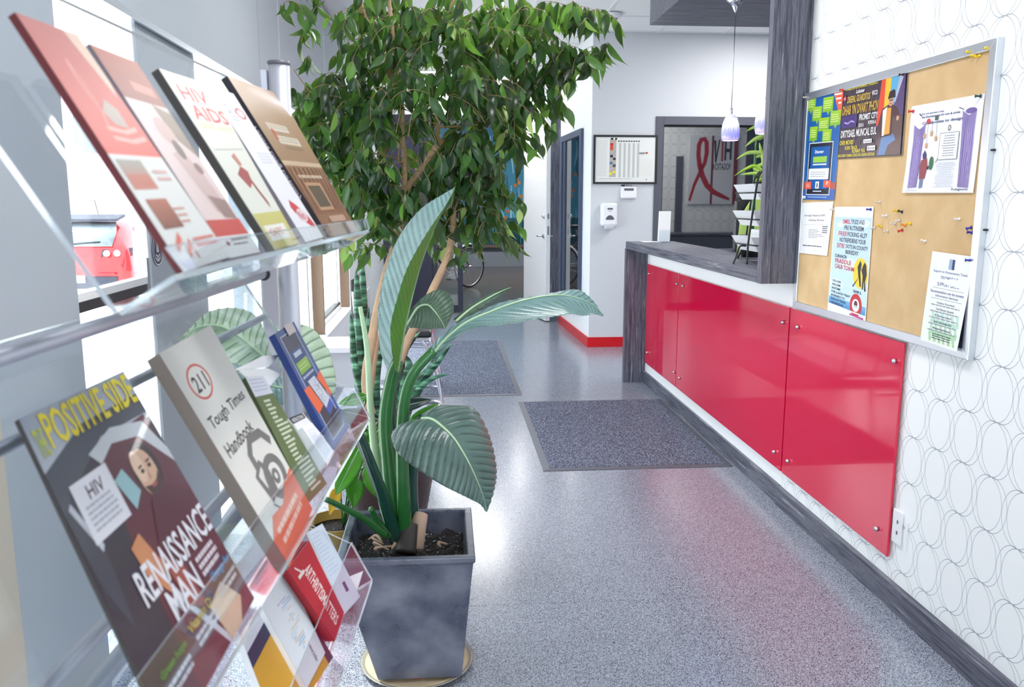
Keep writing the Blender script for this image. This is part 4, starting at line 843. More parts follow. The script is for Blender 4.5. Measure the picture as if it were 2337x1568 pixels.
# 4 small notice
o, a = paper('notice', [(1830, 463), (1902, 460), (1888, 584), (1824, 577)], 1.509, 'small plain white notice under the blue poster')
a.rect(0, 0, 1, 1, (240, 240, 244)); a.text('Strongly Respects BAS', .12, .23, .8, .28, (70, 70, 90)); a.text('Literacy Rooms', .28, .32, .78, .37, (70, 70, 90)); a.line([(.1, .43), (.92, .42)], .005, (180, 180, 190), 1); a.lines(.75, .45, .92, .6, 4, (60, 60, 80), .5, .1); a.lines(.3, .52, .9, .7, 6, (110, 110, 130), .3, .5); a.lines(.12, .83, .78, .87, 1, (90, 90, 110), .5, 0); a.build('printed_text', o)
# 5 sky poster
o, a = paper('poster', [(1906, 472), (1994, 472), (1974, 749), (1888, 713)], 1.5088, 'tall pale blue sky poster with a yellow sun and two dark figures')
a.rect(0, 0, 1, 1, (244, 248, 252)); a.rect(.015, .09, .985, .9, (190, 218, 240), (206, 232, 246)); a.rect(.015, .83, .985, .9, (120, 186, 226), (70, 140, 200)); Rd = (200, 40, 50)
for (x, y, r1) in ((.2, .16, .1), (.8, .14, .14), (.5, .5, .2), (.2, .7, .18), (.7, .8, .14)): a.ell(x, y, r1, r1*.25, (222, 238, 248))
a.text('SMEL', .25, .11, .46, .15, Rd); a.text('TFUDS AND', .47, .11, .82, .15, K); a.text('PRE RUTINSEM', .3, .165, .8, .205, K); a.text('FREE', .16, .22, .38, .26, Rd); a.text('FICKING ALSY', .4, .22, .9, .26, K); a.text('NOTREFIDIENS YOUR', .2, .275, .88, .315, K); a.text('EXTRE', .14, .33, .34, .37, Rd); a.text('DOTS IN COUNTY', .38, .33, .94, .365, K); a.text('BEREDIY', .38, .38, .72, .415, K)
a.ell(.8, .56, .19, .13, (246, 212, 50)); a.poly([(.62, .68), (.76, .6), (.72, .51), (.78, .45), (.82, .48), (.8, .55), (.84, .67), (.8, .67), (.77, .6), (.64, .69)], K); a.poly([(.86, .69), (.86, .58), (.82, .53), (.88, .46), (.93, .48), (.96, .56), (.93, .62), (.96, .7), (.92, .7), (.9, .61), (.89, .69)], K)
a.text('CURANCRI', .1, .43, .42, .46, K); a.text('FRASIDLE', .12, .47, .55, .51, Rd); a.text('CALB TOINM', .12, .52, .64, .56, Rd); a.text('BANR IL', .66, .71, .86, .735, (60, 60, 70)); a.ell(.74, .84, .15, .1, Rd); a.ell(.74, .84, .09, .055, (245, 245, 248)); a.ell(.74, .83, .045, .03, (90, 50, 50)); a.rect(.69, .84, .79, .86, (190, 210, 214))
for i, t_ in enumerate(('YOU ARE', 'WELCOME', 'ANYTIME', 'FOR LUNCH TREAT', 'BUSINESS TO', 'DAD AN TRADE', 'DEGREES IN')): a.text(t_, .08, .67+i*.034, .08+.034*len(t_), .69+i*.034, (60, 70, 90))
a.rect(.6, .935-.01, .95, .94, (190, 60, 140)); a.rect(.4, .9, .96, .912, (230, 240, 250)); a.build('printed_artwork', o)
# 6 sheet by the frame
bd6 = lambda u, v: .004+.02*max(0, v-.3)*u
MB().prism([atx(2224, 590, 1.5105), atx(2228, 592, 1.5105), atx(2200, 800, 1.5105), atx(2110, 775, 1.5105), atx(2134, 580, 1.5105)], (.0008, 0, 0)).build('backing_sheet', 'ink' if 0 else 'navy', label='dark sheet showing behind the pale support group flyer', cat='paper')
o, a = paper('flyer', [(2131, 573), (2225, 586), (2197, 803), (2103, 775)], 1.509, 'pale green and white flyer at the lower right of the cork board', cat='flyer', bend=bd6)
a.rect(0, 0, 1, 1, (242, 248, 240)); a.rect(.2, .64, .93, .97, (200, 232, 226), (168, 212, 160)); a.rect(.46, .06, .6, .17, (150, 176, 206)); a.rect(.54, .06, .6, .17, (40, 50, 110)); B_ = (60, 66, 150)
a.text('Support to Homeowners Travel', .1, .19, .92, .225, B_); a.text('TREATMENT 2 US', .3, .25, .72, .29, B_); a.text('SUPPORT GROUP', .24, .32, .8, .36, B_); a.line([(.14, .385), (.9, .385)], .004, (130, 130, 160)); a.text('Recommendation over the moment', .1, .41, .92, .44, B_); a.text('Information Services', .24, .455, .8, .48, B_); a.line([(.14, .5), (.9, .5)], .004, (130, 130, 160))
for i, t_ in enumerate(('Outdoor Excursions', 'Ted Shows Second', 'Dinner', 'Exit Wonderful', 'Reservations')): a.text(t_, .3, .53+i*.07, .75, .553+i*.07, (70, 76, 120)); a.lines(.16, .565+i*.07, .88, .59+i*.07, 1, (150, 156, 170), .5, 0)
a.lines(.25, .88, .85, .95, 3, (50, 70, 80), .4, .2, True); a.build('printed_text', o)
# push pins
PINC = {'yellow': (236, 200, 20), 'blue': (34, 44, 150), 'white': (236, 234, 234), 'red': (206, 40, 30), 'green': (30, 70, 60), 'black': (36, 36, 34), 'orange': (236, 140, 20), 'clear': (214, 206, 200)}
PP = {}
def pin(px, py, c, lab, X=1.512, grp='loose push pins on the cork board', dy=.35, dz=0.):
    q = atx(px, py, X)
    if c not in PP:
        mat('pin_'+c, rgb(*PINC[c]), .25)
        mb = MB().lathe([(.0001, 0), (.0052, 0), (.0056, -.002), (.0032, -.004), (.0026, -.011), (.0045, -.013), (.0048, -.0155), (.0001, -.016)], (0, 0, 0), 12, 0, 0)
        PP[c] = mb.build('push_pin', 'pin_'+c, loc=(0, 0, 0)); o = PP[c]
    else: o = PP[c].copy(); COL.objects.link(o)
    o.location = q; o.rotation_euler = (0, dz, -dy)
    setp(o, lab, 'push pin', grp)
for i, (x, y, c, l) in enumerate([(2049, 481, 'yellow', 'yellow push pin touching the black one at mid board'), (2060, 484, 'black', 'black push pin at mid board'), (2024, 492, 'white', 'white push pin left of the yellow and black pair'), (2055, 502, 'clear', 'clear push pin in the middle of the loose pins'), (2044, 511, 'clear', 'clear push pin just under the middle clear one'), (2012, 517, 'yellow', 'yellow push pin at the left of the loose pins'), (1998, 519, 'clear', 'clear push pin farthest left, near the sky poster'), (2027, 527, 'clear', 'clear push pin lowest left of the loose pins'), (2067, 515, 'orange', 'orange push pin just above the red one'), (2080, 511, 'yellow', 'yellow push pin at the right of the loose pins'), (2060, 525, 'red', 'red push pin at the bottom of the loose pins'), (2191, 500, 'white', 'white push pin below the curtain poster, near the frame'), (2113, 551, 'white', 'white push pin alone above the pale flyer'), (2009, 461, 'clear', 'clear push pin highest at mid board'), (2218, 519, 'blue', 'upper of two blue push pins by the right frame'), (2220, 531, 'blue', 'lower of two blue push pins by the right frame'), (2217, 121, 'yellow', 'leftmost of the three clustered yellow push pins at the top'), (2228, 125, 'yellow', 'middle of the three clustered yellow push pins at the top'), (2237, 127, 'yellow', 'rightmost of the three clustered yellow push pins at the top'), (2260, 112, 'yellow', 'yellow push pin in the top right corner of the cork board')]):
    pin(x, y, c, l, dy=.3+.25*math.sin(i*2.3), dz=.3*math.sin(i*1.7))
for (x, y, c, l) in [(2085, 254, 'red', 'red push pin in the top left corner of the curtain poster'), (2239, 219, 'green', 'dark green push pin in the top right corner of the curtain poster'), (1988, 478, 'blue', 'blue push pin in the sky poster'), (2216, 594, 'blue', 'blue push pin in the pale flyer'), (1926, 205, 'red', 'red push pin between the blue and purple posters'), (1842, 222, 'clear', 'clear push pin at the left edge of the blue poster'), (1904, 478, 'clear', 'clear push pin at the left corner of the sky poster'), (2063, 170, 'black', 'black push pin in the corner of the purple event poster')]:
    pin(x, y, c, l, X=1.508, grp='push pins holding the papers')

# ============================================================ MAGAZINE RACK
rd = ray(1130, 459); rd.z = 0; rd.normalize(); rl_ = V((-rd.y, rd.x, 0)); ta = math.radians(32)
rt = rl_*math.sin(ta)+V((0, 0, 1))*math.cos(ta); rn = rt.cross(rd).normalized()
if rn.x < 0: rn = -rn
TP = [at(822, 530, 1.45), at(824, 963, 1.45), at(830, 1335, 1.45)]
def rp(tier, px, py, off=0):
    P0 = TP[tier]+rn*off; d = ray(px, py); return CAM+d*((P0-CAM).dot(rn)/d.dot(rn))
def ab(tier, a_, b_, off=0): return TP[tier]+rd*a_+rt*b_+rn*off
rack = emp('magazine_rack', (TP[0].x-.2, .95, 0), 'clear acrylic magazine rack on silver poles, tilted tiers full of printed matter', 'rack')
pole0 = at(636, 160, 1.52)
for s_, nm in ((0, 'pole'), (-.98, 'pole')):
    p = V((pole0.x, pole0.y, 0))+rd*s_; ztop = at(636, 147, 1.52).z
    po = tube(nm, [(p.x, p.y, .03), (p.x, p.y, ztop)], .0185, 'pole_metal', rack, 20)
    MB().lathe([(.0001, ztop+.006), (.0185, ztop+.005), (.02, ztop), (.0185, ztop-.002), (.0001, ztop-.002)], (p.x, p.y, 0), 20).build('end_cap', 'grey_plastic', po)
    box('clip', p.x-.03, p.x-.018, p.y-.012, p.y+.004, ztop-.085, ztop-.01, 'pole_metal', po, bevel=.002)
MB().prism([TP[0]*0+V((p_.x, p_.y, .004)) for p_ in [V((pole0.x, pole0.y, 0))+rd*a_+rl_*b_ for a_, b_ in ((.13, .2), (.13, -.26), (-1.1, -.26), (-1.1, .2))]], (0, 0, .022)).build('base_plate', 'white_lam', rack, bevel=.004)
rods = [(600, 626, 1.5), (600, 1035, 1.5), (600, 1102, 1.5), (605, 722, 1.5)]
for i, (x, y, Y) in enumerate(rods):
    q = at(x, y, Y); r_ = (.008, .009, .011, .006)[i]; ro = tube('cross_rod', [q, q-rd*1.15], r_, 'pole_metal', rack, 10)
    if i == 0: MB().ball(q+rd*.004, .012).build('rod_end', 'black_plastic', ro)
near_a, top_b = -.87, .315
for k in range(3):
    tb_ = (top_b, .33, .3)[k]; na = (near_a, -1.02, -1.0)[k]; bk = -.034
    def slab(name, pts, vec): return MB().prism(pts, vec, 0, 1).build(name, ['acrylic', 'acrylic_edge'], rack)
    bp = slab('back_sheet', [ab(k, na, -.004, bk), ab(k, .012, -.004, bk), ab(k, .012, tb_, bk), ab(k, na, tb_, bk)], -rn*.004)
    slab('bottom_ledge', [ab(k, na, -.004, bk), ab(k, .012, -.004, bk), ab(k, .012, -.004, .012), ab(k, na, -.004, .012)], -rt*.004)
    fh = (.014, .055, .075)[k]
    slab('front_lip', [ab(k, na+.02, -.004, .012), ab(k, .012, -.004, .012), ab(k, .02, fh, .018), ab(k, na, fh, .018)], rn*.003)
    slab('side_gusset', [ab(k, .012, -.004, bk), ab(k, .012, -.004, .012), ab(k, .016, fh, .018), ab(k, .012, fh*2.2, bk)], rd*.003)
rr_ = MB()
def magazine(tier, px, th, pages, lab, cat='brochure', off=0., name=None, grp=None, bend=None):
    q = [rp(tier, x, y, off) for x, y in px]
    o = MB().prism(q, -rn*th).build(name or cat.replace(' ', '_'), pages, label=lab, cat=cat, group=grp or ('reading matter on the %s tier of the rack' % ('top', 'middle', 'bottom')[tier]))
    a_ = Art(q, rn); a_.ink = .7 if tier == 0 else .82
    return o, a_
for n_, c_ in (('pg_maroon', (92, 24, 28)), ('pg_dark', (60, 56, 54)), ('pg_grey', (126, 118, 126)), ('pg_purple', (34, 22, 36)), ('pg_blue', (34, 58, 120)), ('pg_red', (150, 14, 30)), ('pg_olive', (74, 86, 50)), ('pg_tan', (120, 108, 98))):
    mat(n_, rgb(*c_), .5)
# tier 1
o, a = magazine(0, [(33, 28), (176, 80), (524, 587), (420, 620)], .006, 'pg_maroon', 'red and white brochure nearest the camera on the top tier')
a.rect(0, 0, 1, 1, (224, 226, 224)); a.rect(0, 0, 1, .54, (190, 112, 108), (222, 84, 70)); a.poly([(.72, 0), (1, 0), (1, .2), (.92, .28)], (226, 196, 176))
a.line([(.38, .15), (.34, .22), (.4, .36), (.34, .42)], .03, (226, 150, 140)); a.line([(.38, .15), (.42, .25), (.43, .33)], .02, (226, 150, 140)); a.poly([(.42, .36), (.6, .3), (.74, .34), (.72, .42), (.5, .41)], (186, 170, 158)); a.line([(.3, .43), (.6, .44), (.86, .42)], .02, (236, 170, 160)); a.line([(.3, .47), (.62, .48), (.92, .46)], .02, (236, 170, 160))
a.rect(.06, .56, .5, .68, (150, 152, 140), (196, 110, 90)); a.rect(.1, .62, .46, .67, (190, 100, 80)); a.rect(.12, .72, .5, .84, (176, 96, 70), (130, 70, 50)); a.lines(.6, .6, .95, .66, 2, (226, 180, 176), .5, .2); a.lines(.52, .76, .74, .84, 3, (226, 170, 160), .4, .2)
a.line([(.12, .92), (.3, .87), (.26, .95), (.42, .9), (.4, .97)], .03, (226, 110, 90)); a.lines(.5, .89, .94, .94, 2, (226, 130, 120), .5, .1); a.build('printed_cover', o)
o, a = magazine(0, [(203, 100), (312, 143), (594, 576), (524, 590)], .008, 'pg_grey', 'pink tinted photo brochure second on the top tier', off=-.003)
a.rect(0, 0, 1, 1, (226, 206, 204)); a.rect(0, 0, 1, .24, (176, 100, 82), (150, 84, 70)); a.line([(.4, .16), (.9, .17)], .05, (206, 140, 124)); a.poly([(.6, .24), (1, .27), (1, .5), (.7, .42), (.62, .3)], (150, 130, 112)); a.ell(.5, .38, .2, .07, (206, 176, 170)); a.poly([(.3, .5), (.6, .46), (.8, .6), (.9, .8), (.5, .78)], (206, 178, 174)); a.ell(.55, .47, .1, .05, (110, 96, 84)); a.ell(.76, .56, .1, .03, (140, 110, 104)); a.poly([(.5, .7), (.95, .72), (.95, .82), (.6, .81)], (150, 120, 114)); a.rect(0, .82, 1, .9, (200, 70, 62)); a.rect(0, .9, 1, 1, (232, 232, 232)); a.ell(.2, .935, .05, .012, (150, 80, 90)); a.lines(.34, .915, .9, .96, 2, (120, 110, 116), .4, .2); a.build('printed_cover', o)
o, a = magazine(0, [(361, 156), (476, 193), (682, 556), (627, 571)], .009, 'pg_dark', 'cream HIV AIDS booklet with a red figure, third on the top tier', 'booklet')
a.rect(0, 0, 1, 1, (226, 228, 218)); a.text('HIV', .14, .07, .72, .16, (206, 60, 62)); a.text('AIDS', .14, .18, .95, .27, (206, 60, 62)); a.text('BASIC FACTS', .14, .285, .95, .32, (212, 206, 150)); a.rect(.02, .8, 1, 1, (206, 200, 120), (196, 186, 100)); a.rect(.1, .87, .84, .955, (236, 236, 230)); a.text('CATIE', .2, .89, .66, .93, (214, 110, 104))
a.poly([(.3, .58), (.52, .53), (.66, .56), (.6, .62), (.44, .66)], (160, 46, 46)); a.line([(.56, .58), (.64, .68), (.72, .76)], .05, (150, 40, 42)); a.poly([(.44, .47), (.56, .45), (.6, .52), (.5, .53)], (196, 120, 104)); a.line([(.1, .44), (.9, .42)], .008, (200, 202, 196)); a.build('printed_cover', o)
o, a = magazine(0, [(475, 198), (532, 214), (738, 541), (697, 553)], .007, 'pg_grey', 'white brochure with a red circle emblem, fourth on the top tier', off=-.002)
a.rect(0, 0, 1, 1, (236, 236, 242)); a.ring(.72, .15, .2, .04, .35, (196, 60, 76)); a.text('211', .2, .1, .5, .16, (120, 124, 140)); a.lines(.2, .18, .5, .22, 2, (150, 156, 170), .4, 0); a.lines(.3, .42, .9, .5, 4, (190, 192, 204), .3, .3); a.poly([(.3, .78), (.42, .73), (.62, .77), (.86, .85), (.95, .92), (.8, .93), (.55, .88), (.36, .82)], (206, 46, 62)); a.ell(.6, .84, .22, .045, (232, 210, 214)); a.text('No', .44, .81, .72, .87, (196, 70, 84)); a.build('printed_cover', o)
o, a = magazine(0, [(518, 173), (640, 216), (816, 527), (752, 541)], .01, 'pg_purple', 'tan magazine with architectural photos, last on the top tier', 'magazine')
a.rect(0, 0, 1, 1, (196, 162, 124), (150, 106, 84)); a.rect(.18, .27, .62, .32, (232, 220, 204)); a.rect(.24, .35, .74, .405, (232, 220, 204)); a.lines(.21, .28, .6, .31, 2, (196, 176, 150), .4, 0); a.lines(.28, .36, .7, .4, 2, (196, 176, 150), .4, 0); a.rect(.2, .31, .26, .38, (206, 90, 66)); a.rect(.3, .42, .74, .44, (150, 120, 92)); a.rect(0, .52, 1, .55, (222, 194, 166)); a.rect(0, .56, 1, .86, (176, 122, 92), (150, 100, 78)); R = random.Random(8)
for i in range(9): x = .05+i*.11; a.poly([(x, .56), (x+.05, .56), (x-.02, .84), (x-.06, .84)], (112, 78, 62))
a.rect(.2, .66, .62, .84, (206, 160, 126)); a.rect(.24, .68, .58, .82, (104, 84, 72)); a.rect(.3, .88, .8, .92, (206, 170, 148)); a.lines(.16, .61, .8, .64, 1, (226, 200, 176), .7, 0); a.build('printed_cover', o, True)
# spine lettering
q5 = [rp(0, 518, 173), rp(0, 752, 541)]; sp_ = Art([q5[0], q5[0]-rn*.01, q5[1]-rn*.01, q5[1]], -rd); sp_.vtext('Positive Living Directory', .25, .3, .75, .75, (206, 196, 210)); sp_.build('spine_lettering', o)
# tier 2
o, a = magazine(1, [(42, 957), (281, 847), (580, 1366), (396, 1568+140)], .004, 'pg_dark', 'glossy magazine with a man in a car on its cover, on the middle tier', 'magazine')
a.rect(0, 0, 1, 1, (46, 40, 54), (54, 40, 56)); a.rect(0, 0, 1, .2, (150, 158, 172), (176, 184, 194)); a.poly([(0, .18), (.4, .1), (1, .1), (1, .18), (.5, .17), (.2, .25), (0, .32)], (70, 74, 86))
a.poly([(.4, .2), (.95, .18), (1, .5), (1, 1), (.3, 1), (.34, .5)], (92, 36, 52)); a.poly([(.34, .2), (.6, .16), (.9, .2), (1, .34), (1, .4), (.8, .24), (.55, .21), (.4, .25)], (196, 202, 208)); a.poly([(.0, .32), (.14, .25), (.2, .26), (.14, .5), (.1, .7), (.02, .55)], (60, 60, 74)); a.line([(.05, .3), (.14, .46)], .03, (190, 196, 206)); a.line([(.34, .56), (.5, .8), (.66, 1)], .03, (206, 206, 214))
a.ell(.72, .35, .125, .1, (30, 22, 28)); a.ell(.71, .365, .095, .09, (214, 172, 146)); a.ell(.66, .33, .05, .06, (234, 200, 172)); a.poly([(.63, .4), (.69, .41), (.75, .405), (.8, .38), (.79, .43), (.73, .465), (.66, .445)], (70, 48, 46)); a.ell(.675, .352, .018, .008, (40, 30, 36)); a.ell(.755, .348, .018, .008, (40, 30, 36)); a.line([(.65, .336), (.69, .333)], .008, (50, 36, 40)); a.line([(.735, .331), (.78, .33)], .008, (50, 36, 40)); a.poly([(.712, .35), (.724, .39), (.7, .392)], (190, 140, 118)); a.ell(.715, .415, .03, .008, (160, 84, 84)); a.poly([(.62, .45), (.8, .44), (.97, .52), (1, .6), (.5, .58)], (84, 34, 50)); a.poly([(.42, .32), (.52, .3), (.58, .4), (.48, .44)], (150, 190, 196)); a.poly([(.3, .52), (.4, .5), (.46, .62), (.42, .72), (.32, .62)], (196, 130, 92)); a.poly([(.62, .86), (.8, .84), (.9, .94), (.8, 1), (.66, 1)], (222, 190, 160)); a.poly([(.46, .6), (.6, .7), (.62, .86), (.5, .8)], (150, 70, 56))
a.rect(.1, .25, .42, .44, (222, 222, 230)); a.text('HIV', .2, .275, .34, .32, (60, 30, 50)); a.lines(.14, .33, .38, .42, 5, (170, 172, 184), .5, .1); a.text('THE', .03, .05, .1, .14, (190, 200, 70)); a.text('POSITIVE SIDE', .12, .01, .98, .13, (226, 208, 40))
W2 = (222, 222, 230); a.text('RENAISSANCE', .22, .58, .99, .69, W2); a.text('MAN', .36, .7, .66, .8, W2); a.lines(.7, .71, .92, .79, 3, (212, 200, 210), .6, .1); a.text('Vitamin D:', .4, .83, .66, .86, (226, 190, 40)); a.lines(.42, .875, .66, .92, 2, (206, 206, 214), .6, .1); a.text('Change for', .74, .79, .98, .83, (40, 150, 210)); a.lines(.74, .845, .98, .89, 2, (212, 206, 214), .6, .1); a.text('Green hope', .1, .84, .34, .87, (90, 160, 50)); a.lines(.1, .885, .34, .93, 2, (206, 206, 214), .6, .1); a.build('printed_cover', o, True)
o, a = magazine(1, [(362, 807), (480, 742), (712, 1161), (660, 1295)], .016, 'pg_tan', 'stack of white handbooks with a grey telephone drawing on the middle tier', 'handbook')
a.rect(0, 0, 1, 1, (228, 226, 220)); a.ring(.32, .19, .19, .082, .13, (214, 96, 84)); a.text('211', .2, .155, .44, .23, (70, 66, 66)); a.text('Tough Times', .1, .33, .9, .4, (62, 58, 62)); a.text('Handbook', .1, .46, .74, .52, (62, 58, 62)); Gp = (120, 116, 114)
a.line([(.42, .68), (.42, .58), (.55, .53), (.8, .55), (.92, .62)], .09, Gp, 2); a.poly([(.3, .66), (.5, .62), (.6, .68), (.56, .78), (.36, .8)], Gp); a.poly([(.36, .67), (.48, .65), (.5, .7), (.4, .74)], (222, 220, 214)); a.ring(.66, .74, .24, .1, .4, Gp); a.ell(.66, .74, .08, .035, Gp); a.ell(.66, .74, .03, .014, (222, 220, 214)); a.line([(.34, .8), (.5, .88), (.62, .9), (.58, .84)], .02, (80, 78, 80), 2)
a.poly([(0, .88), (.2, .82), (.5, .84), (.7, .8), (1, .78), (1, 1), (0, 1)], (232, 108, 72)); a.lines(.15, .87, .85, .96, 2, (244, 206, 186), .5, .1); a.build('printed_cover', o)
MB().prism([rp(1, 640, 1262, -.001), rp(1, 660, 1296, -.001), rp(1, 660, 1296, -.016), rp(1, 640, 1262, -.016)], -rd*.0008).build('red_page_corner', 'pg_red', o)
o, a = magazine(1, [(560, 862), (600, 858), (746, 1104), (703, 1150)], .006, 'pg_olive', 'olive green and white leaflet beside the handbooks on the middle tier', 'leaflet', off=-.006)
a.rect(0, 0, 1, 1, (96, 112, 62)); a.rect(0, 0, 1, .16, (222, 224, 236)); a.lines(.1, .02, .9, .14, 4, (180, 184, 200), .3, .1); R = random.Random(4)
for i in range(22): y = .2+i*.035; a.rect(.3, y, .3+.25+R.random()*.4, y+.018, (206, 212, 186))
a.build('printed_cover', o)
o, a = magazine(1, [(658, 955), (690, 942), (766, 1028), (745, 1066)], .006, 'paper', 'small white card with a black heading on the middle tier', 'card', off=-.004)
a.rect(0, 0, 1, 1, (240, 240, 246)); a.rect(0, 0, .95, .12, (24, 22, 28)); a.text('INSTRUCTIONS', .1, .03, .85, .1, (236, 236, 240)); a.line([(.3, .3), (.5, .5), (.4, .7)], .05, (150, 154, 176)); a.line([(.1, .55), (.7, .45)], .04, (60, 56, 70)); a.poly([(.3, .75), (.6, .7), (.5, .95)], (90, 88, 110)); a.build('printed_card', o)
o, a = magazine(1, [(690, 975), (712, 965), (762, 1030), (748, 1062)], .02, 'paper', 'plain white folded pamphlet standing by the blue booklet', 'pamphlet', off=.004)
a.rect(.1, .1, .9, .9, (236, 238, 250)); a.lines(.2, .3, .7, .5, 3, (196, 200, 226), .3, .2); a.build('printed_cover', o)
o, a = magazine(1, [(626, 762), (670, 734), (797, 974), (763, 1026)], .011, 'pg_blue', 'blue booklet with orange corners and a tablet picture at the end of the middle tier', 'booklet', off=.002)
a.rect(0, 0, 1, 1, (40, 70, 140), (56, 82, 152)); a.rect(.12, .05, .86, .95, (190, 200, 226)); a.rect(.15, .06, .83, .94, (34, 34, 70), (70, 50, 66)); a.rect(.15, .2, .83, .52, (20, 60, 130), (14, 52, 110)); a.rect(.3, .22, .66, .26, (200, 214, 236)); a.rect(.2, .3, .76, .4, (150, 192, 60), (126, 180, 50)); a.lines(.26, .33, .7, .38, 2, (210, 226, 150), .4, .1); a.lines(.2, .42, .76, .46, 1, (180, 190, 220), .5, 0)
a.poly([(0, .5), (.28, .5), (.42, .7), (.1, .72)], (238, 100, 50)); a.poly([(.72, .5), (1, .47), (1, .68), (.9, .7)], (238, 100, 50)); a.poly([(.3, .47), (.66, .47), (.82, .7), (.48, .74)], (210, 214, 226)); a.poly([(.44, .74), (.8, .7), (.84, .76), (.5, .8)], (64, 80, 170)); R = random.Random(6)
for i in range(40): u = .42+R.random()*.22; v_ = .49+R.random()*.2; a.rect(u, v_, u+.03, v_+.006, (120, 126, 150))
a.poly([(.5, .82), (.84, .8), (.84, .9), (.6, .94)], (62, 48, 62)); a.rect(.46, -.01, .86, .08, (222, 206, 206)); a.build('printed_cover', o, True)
# open folded leaflets behind
MB().prism([rp(1, 538, 846, -.02), rp(1, 600, 815, -.02), rp(1, 636, 813, -.02), rp(1, 612, 838, -.02)], (0, 0, .002)).build('folded_leaflet', 'paper', label='white folded leaflet lying open behind the handbooks, upper sheet', cat='leaflet')
MB().prism([rp(1, 545, 848, -.022), rp(1, 610, 843, -.022), rp(1, 640, 855, -.022), rp(1, 616, 882, -.022), rp(1, 560, 862, -.022)], (0, 0, .002)).build('folded_leaflet', 'paper', label='white folded leaflet lying open behind the handbooks, lower sheet', cat='leaflet')
# tier 3
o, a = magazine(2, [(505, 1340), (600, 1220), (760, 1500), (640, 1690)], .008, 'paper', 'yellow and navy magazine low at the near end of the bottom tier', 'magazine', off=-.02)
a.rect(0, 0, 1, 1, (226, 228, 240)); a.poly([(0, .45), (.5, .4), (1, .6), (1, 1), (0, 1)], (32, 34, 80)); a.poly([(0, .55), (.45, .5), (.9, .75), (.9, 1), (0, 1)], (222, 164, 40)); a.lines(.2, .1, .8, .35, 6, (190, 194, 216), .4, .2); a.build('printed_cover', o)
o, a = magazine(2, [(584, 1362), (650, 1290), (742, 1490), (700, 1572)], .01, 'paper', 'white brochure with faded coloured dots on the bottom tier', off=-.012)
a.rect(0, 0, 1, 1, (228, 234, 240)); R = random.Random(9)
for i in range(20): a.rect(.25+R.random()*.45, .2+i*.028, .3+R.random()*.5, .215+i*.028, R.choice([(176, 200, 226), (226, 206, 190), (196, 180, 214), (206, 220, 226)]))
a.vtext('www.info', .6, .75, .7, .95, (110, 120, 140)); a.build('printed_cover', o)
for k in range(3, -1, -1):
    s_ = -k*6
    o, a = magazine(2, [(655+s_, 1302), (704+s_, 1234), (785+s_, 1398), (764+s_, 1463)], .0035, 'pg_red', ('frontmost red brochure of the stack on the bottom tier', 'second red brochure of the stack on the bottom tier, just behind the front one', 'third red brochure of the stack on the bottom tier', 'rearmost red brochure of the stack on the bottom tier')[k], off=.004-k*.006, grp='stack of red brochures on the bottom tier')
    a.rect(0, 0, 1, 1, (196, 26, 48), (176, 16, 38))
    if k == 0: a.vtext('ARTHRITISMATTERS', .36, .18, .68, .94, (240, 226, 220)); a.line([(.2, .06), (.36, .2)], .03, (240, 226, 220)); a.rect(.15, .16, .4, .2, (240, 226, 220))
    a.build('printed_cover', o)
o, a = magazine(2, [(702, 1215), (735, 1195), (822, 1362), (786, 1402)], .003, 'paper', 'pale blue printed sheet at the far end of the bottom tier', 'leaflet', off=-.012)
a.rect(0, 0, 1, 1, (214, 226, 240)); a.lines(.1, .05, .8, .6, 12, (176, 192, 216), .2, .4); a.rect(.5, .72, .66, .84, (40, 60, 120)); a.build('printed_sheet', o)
MB().prism([rp(2, 797, 1316, -.02), rp(2, 829, 1303, -.02), rp(2, 806, 1376, -.02)], -rn*.002).build('refraction_corner', 'paper', label='white triangle standing for bright refraction in the acrylic at the far end of the bottom tier', cat='paper')  # bright refraction at the acrylic tip, built as a white triangle

# ============================================================ PLANTS
# --- square planter with the large leaved plant
pc = (-.118, 2.345); th_ = .19; bh = .12; bo = .03
PT = V((pc[0], pc[1], .02))
pk = emp('square_planter', (pc[0], pc[1], .022), 'tall square grey-blue glazed planter on a round saucer', 'planter')
mb = MB(); tub(mb, [(pc[0]-bh+bo, pc[0]+bh+bo, pc[1]-bh, pc[1]+bh, .022), (pc[0]-th_+.006, pc[0]+th_-.006, pc[1]-th_+.006, pc[1]+th_-.006, .398), (pc[0]-th_, pc[0]+th_, pc[1]-th_, pc[1]+th_, .402), (pc[0]-th_, pc[0]+th_, pc[1]-th_, pc[1]+th_, .42), (pc[0]-th_+.022, pc[0]+th_-.022, pc[1]-th_+.022, pc[1]+th_-.022, .42), (pc[0]-th_+.03, pc[0]+th_-.03, pc[1]-th_+.03, pc[1]+th_-.03, .34), (pc[0]-bh+.02+bo, pc[0]+bh-.02+bo, pc[1]-bh+.02, pc[1]+bh-.02, .06)])
mb.build('pot', 'planter_glaze', pk, bevel=.005)
R = random.Random(2); P = []
for i in range(31):
    P.append([(pc[0]-.163+.326*j/30, pc[1]-.163+.326*i/30, .352+.014*noise.noise(V((i*.35, j*.35, 0)))+.006*noise.noise(V((i*1.7, j*1.7, 3)))) for j in range(31)])
MB().grid(P).build('soil', 'soil', pk, kind='stuff')
sc = (-.1, 2.345)
ps = emp('plant_saucer', (sc[0], sc[1], 0), 'round shiny clear saucer with dusty rim under the square planter', 'saucer')
MB().lathe([(.0001, .001), (.14, .001), (.165, .018), (.17, .02), (.163, .02), (.142, .008), (.0001, .007)], (*sc, 0), 40).build('dish', 'saucer', ps)
MB().lathe([(.11, .0085), (.14, .0085), (.156, .0165), (.138, .0105), (.11, .01)], (*sc, 0), 40).build('dust_ring', 'saucer_dust', ps)
